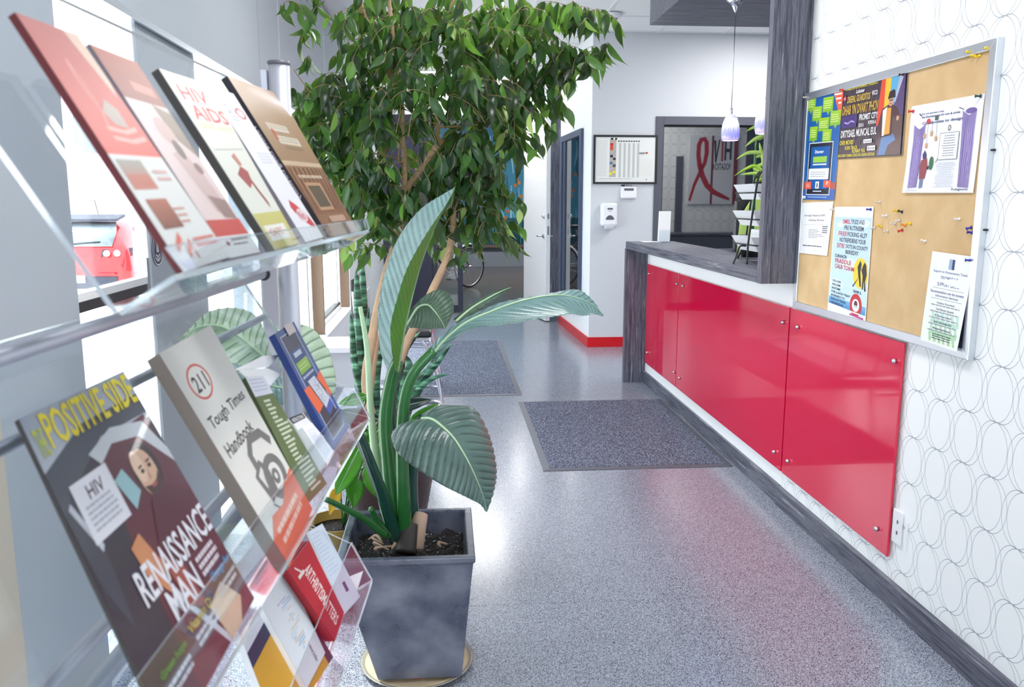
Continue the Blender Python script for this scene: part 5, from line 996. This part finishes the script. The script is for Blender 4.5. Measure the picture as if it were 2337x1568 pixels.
MB().lathe([(.0001, .0072), (.1, .0072), (.1, .021), (.0001, .021)], (*sc, 0), 30).build('foot_disc', 'red_base', ps)

def bigleaf_mesh(st, nrib, amp, m, name, parent, lab=None, wave=.0, arch=.0, nu=84, nv=44, ribdir=.55):
    """st: stations (mid, left, right) points from base to tip"""
    mids = smooth([s[0] for s in st], 12); Ls = smooth([s[1] for s in st], 12); Rs = smooth([s[2] for s in st], 12); n = len(mids); P = []; RB = []
    nu = max(nu, nrib*10)
    def samp(a_, u):
        x = u*(n-1); i = min(int(x), n-2); return a_[i].lerp(a_[i+1], x-i)
    for i in range(nu+1):
        u = i/nu; m0, l0, r0 = samp(mids, u), samp(Ls, u), samp(Rs, u); t = (samp(mids, min(1, u+.02))-samp(mids, max(0, u-.02))).normalized(); row = []
        for j in range(nv+1):
            v_ = j/nv*2-1; e_ = (r0 if v_ > 0 else l0); s_ = abs(v_); uu = min(max(u+0*s_, 0), 1)
            p = m0.lerp(e_, s_); side_ = (e_-m0); wdt = side_.length; nrm = t.cross(side_); nrm = nrm.normalized() if nrm.length > 1e-9 else V((0, -1, 0))
            if v_ < 0: nrm = -nrm
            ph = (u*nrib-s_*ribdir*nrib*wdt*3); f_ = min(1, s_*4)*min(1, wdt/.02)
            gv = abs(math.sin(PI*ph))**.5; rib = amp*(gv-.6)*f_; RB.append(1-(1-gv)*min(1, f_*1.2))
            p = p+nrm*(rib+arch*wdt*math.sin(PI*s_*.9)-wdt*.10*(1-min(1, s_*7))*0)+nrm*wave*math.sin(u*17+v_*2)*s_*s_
            row.append(p)
        P.append(row)
    o = MB().grid(P).build(name, m, parent, solid=.0008)
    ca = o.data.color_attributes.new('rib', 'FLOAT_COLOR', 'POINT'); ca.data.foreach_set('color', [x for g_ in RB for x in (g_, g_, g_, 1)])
    # raised midrib
    tube('midrib', [q+V((0, -.001, .0015)) for q in mids[::2]], [max(.0008, .0045*(1-k/len(mids[::2]))) for k in range(len(mids[::2]))], 'stalk_pale', o, 6)
    if lab: o['label'] = lab
    return o
bp_ = emp('large_leaf_plant', (pc[0]+.03, pc[1], .36), 'plant with huge ribbed leaves on thick stalks growing in the square planter', 'plant')
def A3(*p): return at(*p)
# stalks
def stalk(pts, r, m='stalk', name='stalk'): return tube(name, smooth([at(*p) for p in pts], 6), [r[0]+(r[1]-r[0])*k/(6*(len(pts)-1)) for k in range(6*(len(pts)-1)+1)], m, bp_, 12)
stalk([(912, 1232, 2.4), (896, 1150, 2.38), (886, 1050, 2.37), (880, 950, 2.36), (895, 860, 2.35), (908, 825, 2.34)], (.026, .017))
stalk([(915, 1232, 2.42), (905, 1120, 2.42), (893, 1000, 2.43), (889, 900, 2.42), (902, 850, 2.4)], (.024, .02), 'stalk_dark')
stalk([(925, 1235, 2.38), (920, 1120, 2.34), (917, 1000, 2.3), (924, 910, 2.28), (945, 850, 2.27), (990, 800, 2.27)], (.022, .013))
stalk([(938, 1235, 2.44), (936, 1120, 2.44), (941, 1040, 2.42), (955, 980, 2.36), (962, 955, 2.26)], (.028, .013), 'stalk_dark')
stalk([(905, 1235, 2.37), (880, 1150, 2.32), (850, 1070, 2.26), (818, 990, 2.18), (796, 955, 2.1), (740, 930, 2.0)], (.02, .01), 'stalk_dark')
stalk([(900, 1225, 2.36), (868, 1120, 2.4), (848, 960, 2.44), (838, 800, 2.46), (822, 700, 2.48)], (.016, .006), 'stalk_pale')
stalk([(880, 1222, 2.33), (840, 1190, 2.28), (790, 1162, 2.18), (740, 1138, 2.05)], (.012, .007))
stalk([(890, 1222, 2.35), (862, 1190, 2.34), (846, 1160, 2.32)], (.013, .008), 'stalk')
stalk([(945, 1250, 2.38), (955, 1200, 2.4), (962, 1172, 2.42)], (.03, .02), 'root', 'cut_stub')
stalk([(925, 1262, 2.33), (930, 1225, 2.36), (934, 1195, 2.38)], (.032, .026), 'pg_dark', 'old_base')
R = random.Random(12)
for i in range(9):
    x0, y0 = R.uniform(850, 1010), R.uniform(1222, 1262); q = atz(x0, y0, .37)
    pts = smooth([q, q+V((R.uniform(-.03, .03), R.uniform(-.02, .02), .018)), q+V((R.uniform(-.05, .05), R.uniform(-.03, .03), .004))], 4)
    tube('dried_husk', pts, [.002, .004, .005, .005, .005, .004, .003, .003, .002], 'root', bp_, 6)
# L1 tall leaf: reflection painted blue on left half, backlight green on folded right
S1 = [((908, 850, 2.33), (886, 850, 2.36), (902, 845, 2.31)), ((916, 800, 2.33), (868, 800, 2.42), (893, 790, 2.27)), ((926, 740, 2.33), (862, 720, 2.46), (892, 740, 2.25)), ((940, 680, 2.33), (874, 640, 2.47), (907, 680, 2.24)), ((956, 620, 2.33), (892, 580, 2.46), (926, 620, 2.24)), ((976, 560, 2.33), (920, 525, 2.44), (950, 572, 2.25)), ((1000, 505, 2.33), (962, 475, 2.41), (985, 515, 2.27)), ((1022, 462, 2.33), (1008, 445, 2.36), (1016, 470, 2.31)), ((1038, 428, 2.33), (1034, 430, 2.33), (1038, 434, 2.33))]
def T3(S): return [tuple(at(*p) for p in s) for s in S]
T1_ = T3(S1)
bigleaf_mesh([(m_, l_, m_.lerp(r_, .02)) for m_, l_, r_ in T1_], 22, .003, 'big_leaf_cool', 'leaf', bp_, 'half of the tall upright leaf with reflected blue painted in its colour', ribdir=.38)
bigleaf_mesh([(m_, m_.lerp(l_, .02), r_) for m_, l_, r_ in T1_], 22, .0012, 'big_leaf_green', 'leaf', bp_, 'half of the tall upright leaf with backlight painted as bright green', ribdir=.55)
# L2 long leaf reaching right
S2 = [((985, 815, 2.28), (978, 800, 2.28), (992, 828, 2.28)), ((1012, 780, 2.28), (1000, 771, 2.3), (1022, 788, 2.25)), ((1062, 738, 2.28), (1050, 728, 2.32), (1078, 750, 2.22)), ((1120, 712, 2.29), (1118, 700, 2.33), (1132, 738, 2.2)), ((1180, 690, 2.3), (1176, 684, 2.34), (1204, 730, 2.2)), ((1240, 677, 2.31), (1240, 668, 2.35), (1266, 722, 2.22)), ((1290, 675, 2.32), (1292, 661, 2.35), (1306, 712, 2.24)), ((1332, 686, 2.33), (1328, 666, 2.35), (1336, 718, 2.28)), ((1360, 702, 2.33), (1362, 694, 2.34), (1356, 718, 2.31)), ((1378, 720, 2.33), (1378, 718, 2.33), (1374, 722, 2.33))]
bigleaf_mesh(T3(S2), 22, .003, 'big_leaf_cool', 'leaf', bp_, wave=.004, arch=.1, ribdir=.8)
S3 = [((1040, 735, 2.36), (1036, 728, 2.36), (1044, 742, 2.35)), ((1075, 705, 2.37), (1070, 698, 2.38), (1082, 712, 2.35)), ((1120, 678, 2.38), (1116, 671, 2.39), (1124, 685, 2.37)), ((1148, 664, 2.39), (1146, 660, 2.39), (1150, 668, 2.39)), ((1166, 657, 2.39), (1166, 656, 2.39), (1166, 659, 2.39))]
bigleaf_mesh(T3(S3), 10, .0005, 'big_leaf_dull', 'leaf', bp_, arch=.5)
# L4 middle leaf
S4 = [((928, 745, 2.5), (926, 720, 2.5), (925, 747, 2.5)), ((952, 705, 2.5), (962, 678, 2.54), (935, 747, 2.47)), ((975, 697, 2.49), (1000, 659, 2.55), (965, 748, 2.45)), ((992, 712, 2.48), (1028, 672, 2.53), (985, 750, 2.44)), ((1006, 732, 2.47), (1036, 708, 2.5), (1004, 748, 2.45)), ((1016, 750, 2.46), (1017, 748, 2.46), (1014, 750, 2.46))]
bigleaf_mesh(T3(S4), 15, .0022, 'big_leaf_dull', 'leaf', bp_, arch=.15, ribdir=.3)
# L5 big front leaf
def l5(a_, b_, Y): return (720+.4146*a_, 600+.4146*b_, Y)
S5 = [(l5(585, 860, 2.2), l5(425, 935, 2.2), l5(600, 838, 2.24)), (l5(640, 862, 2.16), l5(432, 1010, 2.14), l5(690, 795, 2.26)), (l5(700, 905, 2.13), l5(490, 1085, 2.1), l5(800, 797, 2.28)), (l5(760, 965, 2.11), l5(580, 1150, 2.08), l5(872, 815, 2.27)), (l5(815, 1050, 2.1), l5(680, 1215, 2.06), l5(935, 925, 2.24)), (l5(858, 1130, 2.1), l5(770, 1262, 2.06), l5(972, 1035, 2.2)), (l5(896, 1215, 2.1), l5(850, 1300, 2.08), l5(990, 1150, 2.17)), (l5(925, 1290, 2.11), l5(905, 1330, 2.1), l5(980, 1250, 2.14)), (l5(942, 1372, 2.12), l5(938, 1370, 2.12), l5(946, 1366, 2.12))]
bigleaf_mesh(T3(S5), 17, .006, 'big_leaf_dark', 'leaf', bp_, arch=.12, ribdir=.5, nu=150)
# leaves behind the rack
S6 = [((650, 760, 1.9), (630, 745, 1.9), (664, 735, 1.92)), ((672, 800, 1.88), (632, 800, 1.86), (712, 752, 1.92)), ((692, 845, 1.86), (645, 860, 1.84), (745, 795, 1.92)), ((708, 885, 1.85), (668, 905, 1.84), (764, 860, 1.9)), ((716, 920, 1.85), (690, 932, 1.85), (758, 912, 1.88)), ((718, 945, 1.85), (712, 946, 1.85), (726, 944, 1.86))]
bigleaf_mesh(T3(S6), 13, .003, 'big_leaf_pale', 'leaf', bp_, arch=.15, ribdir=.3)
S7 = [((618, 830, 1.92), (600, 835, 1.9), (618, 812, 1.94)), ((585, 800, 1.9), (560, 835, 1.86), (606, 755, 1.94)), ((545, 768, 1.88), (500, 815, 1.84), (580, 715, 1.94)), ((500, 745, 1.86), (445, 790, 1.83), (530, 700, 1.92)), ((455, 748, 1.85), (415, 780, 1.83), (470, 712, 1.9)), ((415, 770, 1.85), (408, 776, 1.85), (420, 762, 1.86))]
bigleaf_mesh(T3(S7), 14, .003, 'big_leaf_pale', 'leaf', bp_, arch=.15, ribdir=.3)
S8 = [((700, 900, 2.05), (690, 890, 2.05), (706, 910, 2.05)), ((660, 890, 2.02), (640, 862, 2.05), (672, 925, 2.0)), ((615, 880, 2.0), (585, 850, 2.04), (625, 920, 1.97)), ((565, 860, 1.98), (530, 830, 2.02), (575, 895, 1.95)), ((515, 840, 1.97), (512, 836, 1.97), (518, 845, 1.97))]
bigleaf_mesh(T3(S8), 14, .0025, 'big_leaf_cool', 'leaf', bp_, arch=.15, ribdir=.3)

# --- broad leaved plant in a gold pot, behind the planter
gp = emp('broad_leaf_plant', (-.42, 2.78, 0), 'low plant with broad glossy bright green leaves in a gold pot behind the planter', 'plant')
gq = (-.38, 2.75)
MB().lathe([(.0001, .002), (.07, .002), (.1, .3), (.105, .305), (.098, .305), (.09, .27), (.0001, .27)], (*gq, 0), 30).build('pot', 'gold_plastic', gp)
MB().lathe([(.0001, .27), (.092, .275), (.0001, .28)], (*gq, 0), 20).build('soil', 'soil', gp)
def bleaf(b, t_, wpx, Y, m='bright_leaf', droop=.0, dY=0):
    p0, p1 = at(*b, Y), at(*t_, Y-dY); ax = p1-p0; L = ax.length; view = (p0-CAM).normalized(); sd2 = ax.cross(view).normalized(); up = sd2.cross(ax).normalized()
    if up.z < 0: up = -up
    W = wpx/FPX*Y; P = []
    for i in range(13):
        u = i/12; w_ = W*.5*(math.sin(PI*min(1, u**.75))**.8)*(1-.1*u) if 0 < u < 1 else .0006; c = p0+ax*u+up*(L*.12*math.sin(PI*u))
        P.append([c+sd2*w_*k/3-view*(abs(k)/3*w_*.35)+up*.0018*math.sin(u*40)*(abs(k)/3) for k in range(-3, 4)])
    o = MB().grid(P).build('leaf', m, gp, solid=.0008); tube('midrib', [p0+ax*u+up*(L*.12*math.sin(PI*u)+.0015) for u in [k/8 for k in range(9)]], [.002*(1-k/9.5) for k in range(9)], 'stalk_pale', o, 5)
    return o
for b, t_, w_, Y, m_ in [((838, 904), (772, 922), 30, 2.7, 'bright_leaf'), ((866, 958), (776, 936), 34, 2.66, 'big_leaf_cool'), ((848, 985), (790, 942), 26, 2.72, 'bright_leaf'), ((868, 975), (822, 1040), 40, 2.64, 'bright_leaf'), ((822, 1018), (766, 1130), 52, 2.6, 'bright_leaf'), ((812, 1090), (808, 1160), 46, 2.62, 'bright_leaf'), ((836, 1062), (872, 1142), 44, 2.63, 'bright_leaf'), ((858, 1010), (838, 1102), 40, 2.68, 'bright_leaf'), ((772, 1112), (752, 1176), 30, 2.62, 'yellow_leaf'), ((885, 1000), (862, 960), 30, 2.75, 'big_leaf_cool'),
                      ((905, 930), (985, 912), 30, 2.85, 'big_leaf_cool'), ((935, 985), (1000, 920), 46, 2.8, 'bright_leaf'), ((930, 960), (905, 1010), 34, 2.82, 'bright_leaf'), ((950, 945), (1010, 950), 30, 2.82, 'bright_leaf'), ((905, 915), (880, 905), 26, 2.85, 'bright_leaf'), ((935, 1010), (990, 985), 34, 2.78, 'big_leaf_cool'), ((860, 1100), (905, 1150), 34, 2.68, 'bright_leaf'), ((870, 1050), (900, 1090), 30, 2.7, 'bright_leaf')]:
    bleaf(b, t_, w_, Y, m_)
for p in [(838, 904, 2.7), (866, 958, 2.66), (868, 975, 2.64), (822, 1018, 2.6), (812, 1090, 2.62), (836, 1062, 2.63), (772, 1112, 2.62), (935, 985, 2.8), (905, 930, 2.85), (950, 945, 2.82)]:
    q = at(*p); r0 = V((gq[0]+.02, gq[1], .28)); tube('leaf_stem', smooth([r0, r0.lerp(q, .5)+V((0, 0, .06)), q], 5), .003, 'stalk', gp, 6)

# --- snake plant
sn = emp('snake_plant', (-.33, 3.74, 0), 'tall snake plant with banded strap leaves behind the big plants', 'plant')
MB().lathe([(.0001, .002), (.13, .002), (.17, .26), (.175, .26), (.165, .26), (.15, .23), (.0001, .23)], (-.33, 3.74, 0), 28).build('pot', 'black_plastic', sn)
for pts, w_ in [([(826, 905, 3.5), (822, 800, 3.5), (817, 700, 3.5), (812, 612, 3.5)], .052), ([(834, 880, 3.55), (830, 760, 3.55), (828, 660, 3.56), (826, 575, 3.56)], .045), ([(842, 930, 3.5), (840, 860, 3.5), (836, 790, 3.5), (842, 700, 3.52)], .04), ([(820, 880, 3.45), (808, 820, 3.45), (804, 760, 3.44), (800, 714, 3.44)], .03), ([(905, 920, 3.5), (912, 850, 3.5), (925, 800, 3.52), (960, 755, 3.54)], .04), ([(925, 930, 3.4), (950, 880, 3.4), (990, 835, 3.38), (1030, 785, 3.36)], .045), ([(925, 930, 3.35), (955, 890, 3.35), (985, 865, 3.34), (1022, 854, 3.33)], .026), ([(915, 925, 3.45), (925, 860, 3.45), (935, 830, 3.46), (918, 805, 3.46)], .035), ([(930, 940, 3.42), (948, 905, 3.42), (975, 850, 3.42), (1002, 800, 3.42)], .035), ([(858, 900, 3.5), (862, 830, 3.5), (872, 770, 3.5), (866, 700, 3.5)], .035)]:
    q = [at(*p) for p in pts]; mb = MB(); strap(mb, [V((-.3+(q[0].x+.3)*.5, 3.72, .22))]+q, w_, fold=.3, k=6); lf = mb.build('leaf', 'snake_leaf', sn, solid=.002)

# --- weeping fig
FY = 3.3
fg = emp('weeping_fig', (-.24, FY, 0), 'tall weeping fig tree with dense small drooping leaves and pale bare trunks', 'tree')
MB().lathe([(.0001, .002), (.13, .002), (.19, .33), (.2, .34), (.185, .34), (.17, .3), (.0001, .3)], (-.24, FY, 0), 32).build('pot', 'planter_brown', fg); MB().lathe([(.0001, .302), (.17, .302), (.0001, .31)], (-.24, FY, 0), 20).build('soil', 'soil', fg)
def limb(pts, r0, r1, name='trunk', m='bark', Y=None):
    q = smooth([at(*p) if len(p) == 3 else at(*p, FY) for p in pts], 6); n = len(q); return tube(name, q, [r0+(r1-r0)*i/(n-1) for i in range(n)], m, fg, 9)
limb([(868, 1130, 3.28), (858, 1000, 3.27), (835, 880, 3.25), (848, 780, 3.25), (865, 690, 3.26), (885, 610, 3.27), (908, 540, 3.28), (918, 470, 3.28), (924, 430, 3.28)], .021, .014)
limb([(876, 1130, 3.3), (875, 1000, 3.33), (895, 880, 3.33), (925, 790, 3.32), (960, 720, 3.3), (990, 655, 3.29), (1018, 595, 3.28), (1030, 545, 3.28), (1036, 480, 3.28)], .021, .012)
limb([(862, 1130, 3.31), (842, 960, 3.34), (852, 820, 3.36), (875, 700, 3.36), (892, 600, 3.36), (905, 520, 3.36), (900, 420, 3.38)], .018, .01)
limb([(926, 432, 3.28), (955, 395, 3.26), (985, 350, 3.24), (1004, 328, 3.22)], .013, .013, 'branch'); limb([(1002, 330, 3.22), (1012, 318, 3.21)], .016, .01, 'cut_end', 'twig')
limb([(924, 430, 3.28), (923, 370, 3.28), (918, 300, 3.28), (917, 240, 3.28), (905, 150, 3.28), (895, 60, 3.28), (880, -60, 3.28)], .012, .006, 'branch')
limb([(1000, 330, 3.22), (998, 290, 3.2), (992, 240, 3.18)], .007, .004, 'branch', 'twig'); limb([(1000, 290, 3.2), (1050, 288, 3.18), (1090, 284, 3.16)], .005, .002, 'branch', 'twig')
limb([(925, 240, 3.27), (950, 265, 3.22), (1000, 285, 3.2)], .004, .002, 'branch', 'twig'); limb([(920, 375, 3.28), (895, 358, 3.2), (850, 350, 3.16)], .005, .002, 'branch', 'twig')
limb([(917, 240, 3.28), (935, 170, 3.26), (1000, 60, 3.24), (1060, -40, 3.2)], .007, .005, 'branch'); limb([(920, 220, 3.28), (870, 130, 3.3), (825, 20, 3.32), (810, -60, 3.32)], .014, .01, 'branch', 'twig')
limb([(1036, 480, 3.28), (1060, 400, 3.3), (1100, 300, 3.32), (1160, 200, 3.33), (1180, 110, 3.34), (1190, 40, 3.34)], .008, .003, 'branch'); limb([(1110, 290, 3.32), (1180, 210, 3.3), (1260, 160, 3.28), (1330, 122, 3.27), (1372, 118, 3.26)], .005, .0015, 'branch', 'twig')
limb([(1060, 430, 3.3), (1090, 425, 3.28), (1160, 442, 3.26)], .003, .0015, 'branch', 'twig'); limb([(880, 300, 3.3), (800, 260, 3.3), (720, 220, 3.3), (670, 160, 3.32)], .005, .0015, 'branch', 'twig')
# leaf mesh variants
def fig_leaf(name, L, W, bendv, m):
    mb = MB(); P = []
    prof = [(0, .06), (.1, .5), (.26, .92), (.44, 1), (.6, .82), (.74, .48), (.84, .18), (.92, .06), (1, .01)]
    for u, w_ in prof:
        z = -bendv*L*u*u; x = L*u*(1-.1*bendv*u); P.append([V((x, -W/2*w_, z+.18*W*w_)), V((x, 0, z)), V((x, W/2*w_, z+.18*W*w_))])
    mb.grid(P); return mb
fmesh = []
for k, (L, W, b_) in enumerate(((.092, .032, .3), (.08, .034, .1), (.1, .03, .55), (.07, .03, .35))):
    o = fig_leaf('l', L, W, b_, 0).build('leaf', 'ficus_leaf', loc=(0, 0, 0)); fmesh.append((o.data, fig_leaf('l', L, W, b_, 0))); bpy.data.objects.remove(o)
R = random.Random(21); leaves = []; stuff_tw = MB()
# clumps: px, py, radius px x, y, depth Y, spread Y, number of twigs
CL = [(940, 110, 150, 90, 3.25, .22, 46), (1080, 70, 150, 90, 3.25, .2, 44), (860, 40, 80, 60, 3.3, .15, 12), (1000, 230, 190, 80, 3.15, .25, 60), (880, 300, 130, 90, 3.15, .2, 46), (1110, 290, 100, 90, 3.22, .18, 38), (780, 330, 70, 90, 3.2, .15, 30), (820, 210, 80, 60, 3.18, .15, 22), (1190, 180, 80, 90, 3.32, .1, 34), (1170, 60, 110, 60, 3.32, .15, 26), (1240, 40, 70, 40, 3.34, .1, 12), (1300, 20, 40, 22, 3.3, .06, 6), (1345, 35, 22, 22, 3.28, .04, 5),
      (870, 430, 90, 60, 3.2, .15, 30), (1000, 400, 100, 60, 3.25, .15, 30), (1090, 440, 80, 60, 3.22, .15, 28), (1110, 520, 45, 40, 3.2, .1, 10), (800, 440, 40, 60, 3.22, .1, 14), (1000, 480, 60, 50, 3.3, .12, 14), (1060, 360, 60, 50, 3.2, .1, 14), (720, 250, 50, 60, 3.32, .1, 14), (700, 160, 40, 50, 3.34, .1, 3), (1250, 160, 50, 20, 3.29, .05, 8), (1320, 122, 40, 16, 3.27, .05, 8), (1368, 120, 14, 16, 3.26, .04, 4), (860, 520, 50, 40, 3.2, .1, 8), (650, 8, 12, 12, 3.2, .03, 1), (760, 20, 60, 40, 3.32, .1, 4), (1045, 575, 14, 14, 3.25, .04, 2), (700, 60, 14, 16, 3.3, .04, 2), (1010, 520, 40, 24, 3.3, .08, 6), (835, 565, 20, 20, 3.25, .05, 3), (1000, 20, 160, 50, 3.45, .1, 12)]
for (cx, cy, rx, ry, Y, sY, nt_) in CL:
    for i in range(nt_):
        r_ = math.sqrt(R.random()); th = R.random()*2*PI; px = cx+rx*r_*math.cos(th); py = cy+ry*r_*math.sin(th); yy = Y+R.uniform(-sY, sY)
        c = at(px, py, yy); ctr = at(cx, cy+30, Y); out = (c-ctr); out.z *= .3; out = out.normalized() if out.length > 1e-4 else V((1, 0, 0)); out = (out+V((R.uniform(-.6, .6), R.uniform(-.8, .3), R.uniform(-.3, .3)))).normalized()
        L = R.uniform(.07, .14); pts = [c-out*L*.5+V((0, 0, .02)), c+V((0, 0, .012)), c+out*L*.5-V((0, 0, .02)), c+out*L*.8-V((0, 0, .06))]
        sp3 = smooth(pts, 2); stuff_tw.tube(sp3, .0012, 3, cap=False)
        for k in range(len(sp3)-1):
            if k == 0 and R.random() < .5: continue
            p = sp3[k]; s_ = 1 if k % 2 else -1; lat = out.cross(V((0, 0, 1))).normalized()*s_
            d = (lat*R.uniform(.1, .6)+out*R.uniform(0, .45)+V((R.uniform(-.2, .2), R.uniform(-.2, .2), -1.0*R.uniform(.5, 1.3)))).normalized()
            leaves.append((p, d, R.uniform(.8, 1.12), R.uniform(-1.9, 1.9), R.randrange(4)))
def pxof(p):
    d = p-CAM; z = d.dot(CF); return 1168.5+FPX*d.dot(CR)/z, 784-FPX*d.dot(CU)/z
BARE = [((930, 425), (1004, 328)), ((924, 430), (918, 250)), ((1016, 610), (1036, 480)), ((1000, 290), (1090, 284)), ((895, 358), (860, 350)), ((918, 250), (940, 262))]
def near_bare(p):  # keep the pruned limbs clear of foliage on the side that faces the aisle
    x, y = pxof(p); y += 18
    for (a_, b_) in BARE:
        dx, dy = b_[0]-a_[0], b_[1]-a_[1]; t = max(0, min(1, ((x-a_[0])*dx+(y-a_[1])*dy)/(dx*dx+dy*dy)))
        if math.hypot(x-a_[0]-t*dx, y-a_[1]-t*dy) < 21: return True
    return False
leaves = [l for l in leaves if not (l[0].y < 3.27 and near_bare(l[0]))]
def leaf_mat(p, d, s_, roll):
    x = d.normalized(); fr_ = (CAM-p).normalized(); z = (fr_-x*fr_.dot(x)).normalized(); y = z.cross(x)
    m = Matrix((x, y, z)).transposed(); m = m @ Matrix.Rotation(roll*.75, 3, 'X'); return m
leaves.sort(key=lambda l: l[0].y)
big = leaves[:300]; rest = leaves[300:]
for (p, d, s_, roll, k) in big:
    o = bpy.data.objects.new('leaf', fmesh[k][0]); COL.objects.link(o); o.parent = fg
    o.matrix_local = Matrix.Translation(p-wl(fg)) @ (leaf_mat(p, d, s_, roll).to_4x4()) @ Matrix.Scale(s_, 4)
lm_ = MB()
for (p, d, s_, roll, k) in rest:
    m = leaf_mat(p, d, s_, roll); src = fmesh[k][1]; lm_.add([p+m @ (q*s_) for q in src.v], src.f, 0, True)
lm_.build('leaf_mass', 'ficus_mass', fg, kind='stuff'); stuff_tw.build('twig_mass', 'twig', fg, kind='stuff')
print('fig leaves', len(leaves))

# ============================================================ FURNITURE AT THE BACK
ch = emp('chair', (-.3, 5.9, 0), 'black seated chrome tube chair behind the plants', 'chair')
for s_, nm in ((0, 'leg_frame'), (1, 'leg_frame')):
    y = 5.66+.46*s_
    tube(nm, smooth([(-.62, y, .78), (-.6, y, .5), (-.56, y, .45), (-.16, y, .45), (-.1, y, .41), (-.035, y, .02), (-.09, y, .012), (-.5, y, .012)], 6), .011, 'chrome', ch, 10)
    tube('leg_frame', smooth([(-.2, y+.03, .44), (-.14, y+.03, .4), (-.035, y+.03, .02)], 5), .009, 'chrome', ch, 8)
MB().box(-.58, -.1, 5.67, 6.11, .455, .5).build('seat', 'black_plastic', ch, bevel=.015); MB().box(-.64, -.6, 5.67, 6.11, .56, .86).build('backrest', 'black_plastic', ch, bevel=.012)
bn = emp('side_table', (-.66, 5.25, 0), 'low white block side table by the window sill', 'table')
MB().box(-.83, -.5, 5.1, 5.5, .46, .5).build('top', 'white_plastic', bn, bevel=.006); MB().box(-.8, -.53, 5.13, 5.47, .24, .458).build('body', 'wall_grey', bn, bevel=.004)
for x in (-.8, -.56):
    for y in (5.13, 5.44): MB().box(x, x+.03, y, y+.03, .001, .24).build('leg', 'black_metal', bn)
# bicycle in the far room
bc = at(1071, 608, 13.5); WR = .34; bdr = V((-.72, -.69, 0)).normalized(); bnm = V((bdr.y, -bdr.x, 0)); bc.z = WR+.002
bk_ = emp('bicycle', (bc.x, bc.y, 0), 'bicycle with white rear mudguard parked in the room beyond the open door', 'bicycle')
def BPt(s_, z, o=0): return V((bc.x, bc.y, 0))+bdr*s_+bnm*o+V((0, 0, z))
for s_ in (0, 1.06):
    def cir(r, n=40, a0=0, a1=2*PI, o=0): return [BPt(s_+r*math.cos(a0+(a1-a0)*k/n), WR+.002+r*math.sin(a0+(a1-a0)*k/n), o) for k in range(n)]
    wh = MB().tube(cir(WR-.012), .014, 8, closed=True).build('tyre', 'tyre', bk_); MB().tube(cir(WR-.03), .008, 6, closed=True).build('rim', 'steel', wh)
    sk = MB()
    for k in range(28): a_ = 2*PI*k/28; sk.tube([BPt(s_+.02*math.cos(a_+1.2), WR+.02*math.sin(a_+1.2), .02 if k % 2 else -.02), BPt(s_+(WR-.034)*math.cos(a_), WR+(WR-.034)*math.sin(a_))], .0011, 3)
    sk.tube([BPt(s_, WR, -.04), BPt(s_, WR, .04)], .018, 10); sk.build('spokes', 'steel', wh, kind='stuff')
    gd = [BPt(s_+(WR+.02)*math.cos(a_), WR+(WR+.02)*math.sin(a_)) for a_ in [math.radians(20+k*6) for k in range(27)]]
    MB().grid([[p-bnm*.025, p-bnm*.015+(p-BPt(s_, WR)).normalized()*.012, p+bnm*.015+(p-BPt(s_, WR)).normalized()*.012, p+bnm*.025] for p in (gd if s_ == 0 else gd)]).build('mudguard', 'white_plastic', bk_, solid=.003)
mat('bike_frame', rgb(70, 40, 60), .3)
BB = BPt(.44, .3); ST = BPt(.3, .82); HT = BPt(.9, .86); HB = BPt(.94, .66); R0 = BPt(0, WR); F0 = BPt(1.06, WR)
for a_, b_, r_ in ((BB, ST, .016), (BB, HB, .018), (ST.lerp(BB, .12), HT, .015), (HT, HB, .018), (R0, BB, .009), (R0, ST.lerp(BB, .1), .008), (HB, F0, .011)): tube('frame_tube', [a_, b_], r_, 'bike_frame', bk_)
tube('seat_post', [ST, BPt(.27, .96)], .012, 'steel', bk_); MB().ball(BPt(.26, .98), .13, .07, .035).build('saddle', 'black_plastic', bk_); tube('handlebar', smooth([BPt(.82, 1.05, -.3), BPt(.92, 1.06, -.1), BPt(.92, 1.06, .1), BPt(.82, 1.05, .3)], 5), .012, 'steel', bk_); tube('stem', [HT, BPt(.92, 1.06)], .013, 'steel', bk_)
tube('pedal_crank', [BPt(.44, .3, .06), BPt(.36, .16, .07)], .01, 'steel', bk_)
p_ = BPt(.36, .15, .1); MB().box(p_.x-.045, p_.x+.045, p_.y-.03, p_.y+.03, p_.z-.01, p_.z+.01).build('pedal', 'black_plastic', bk_)
tube('chain_loop', [BPt(.44+.09*math.cos(a_), .3+.09*math.sin(a_), .03) for a_ in [k*PI/10 for k in range(20)]], .005, 'steel', bk_, 6); tube('chain_loop', [BPt(0, WR+.03, .03), BPt(.44, .39, .03)], .004, 'steel', bk_, 5); tube('chain_loop', [BPt(0, WR-.03, .03), BPt(.44, .21, .03)], .004, 'steel', bk_, 5)
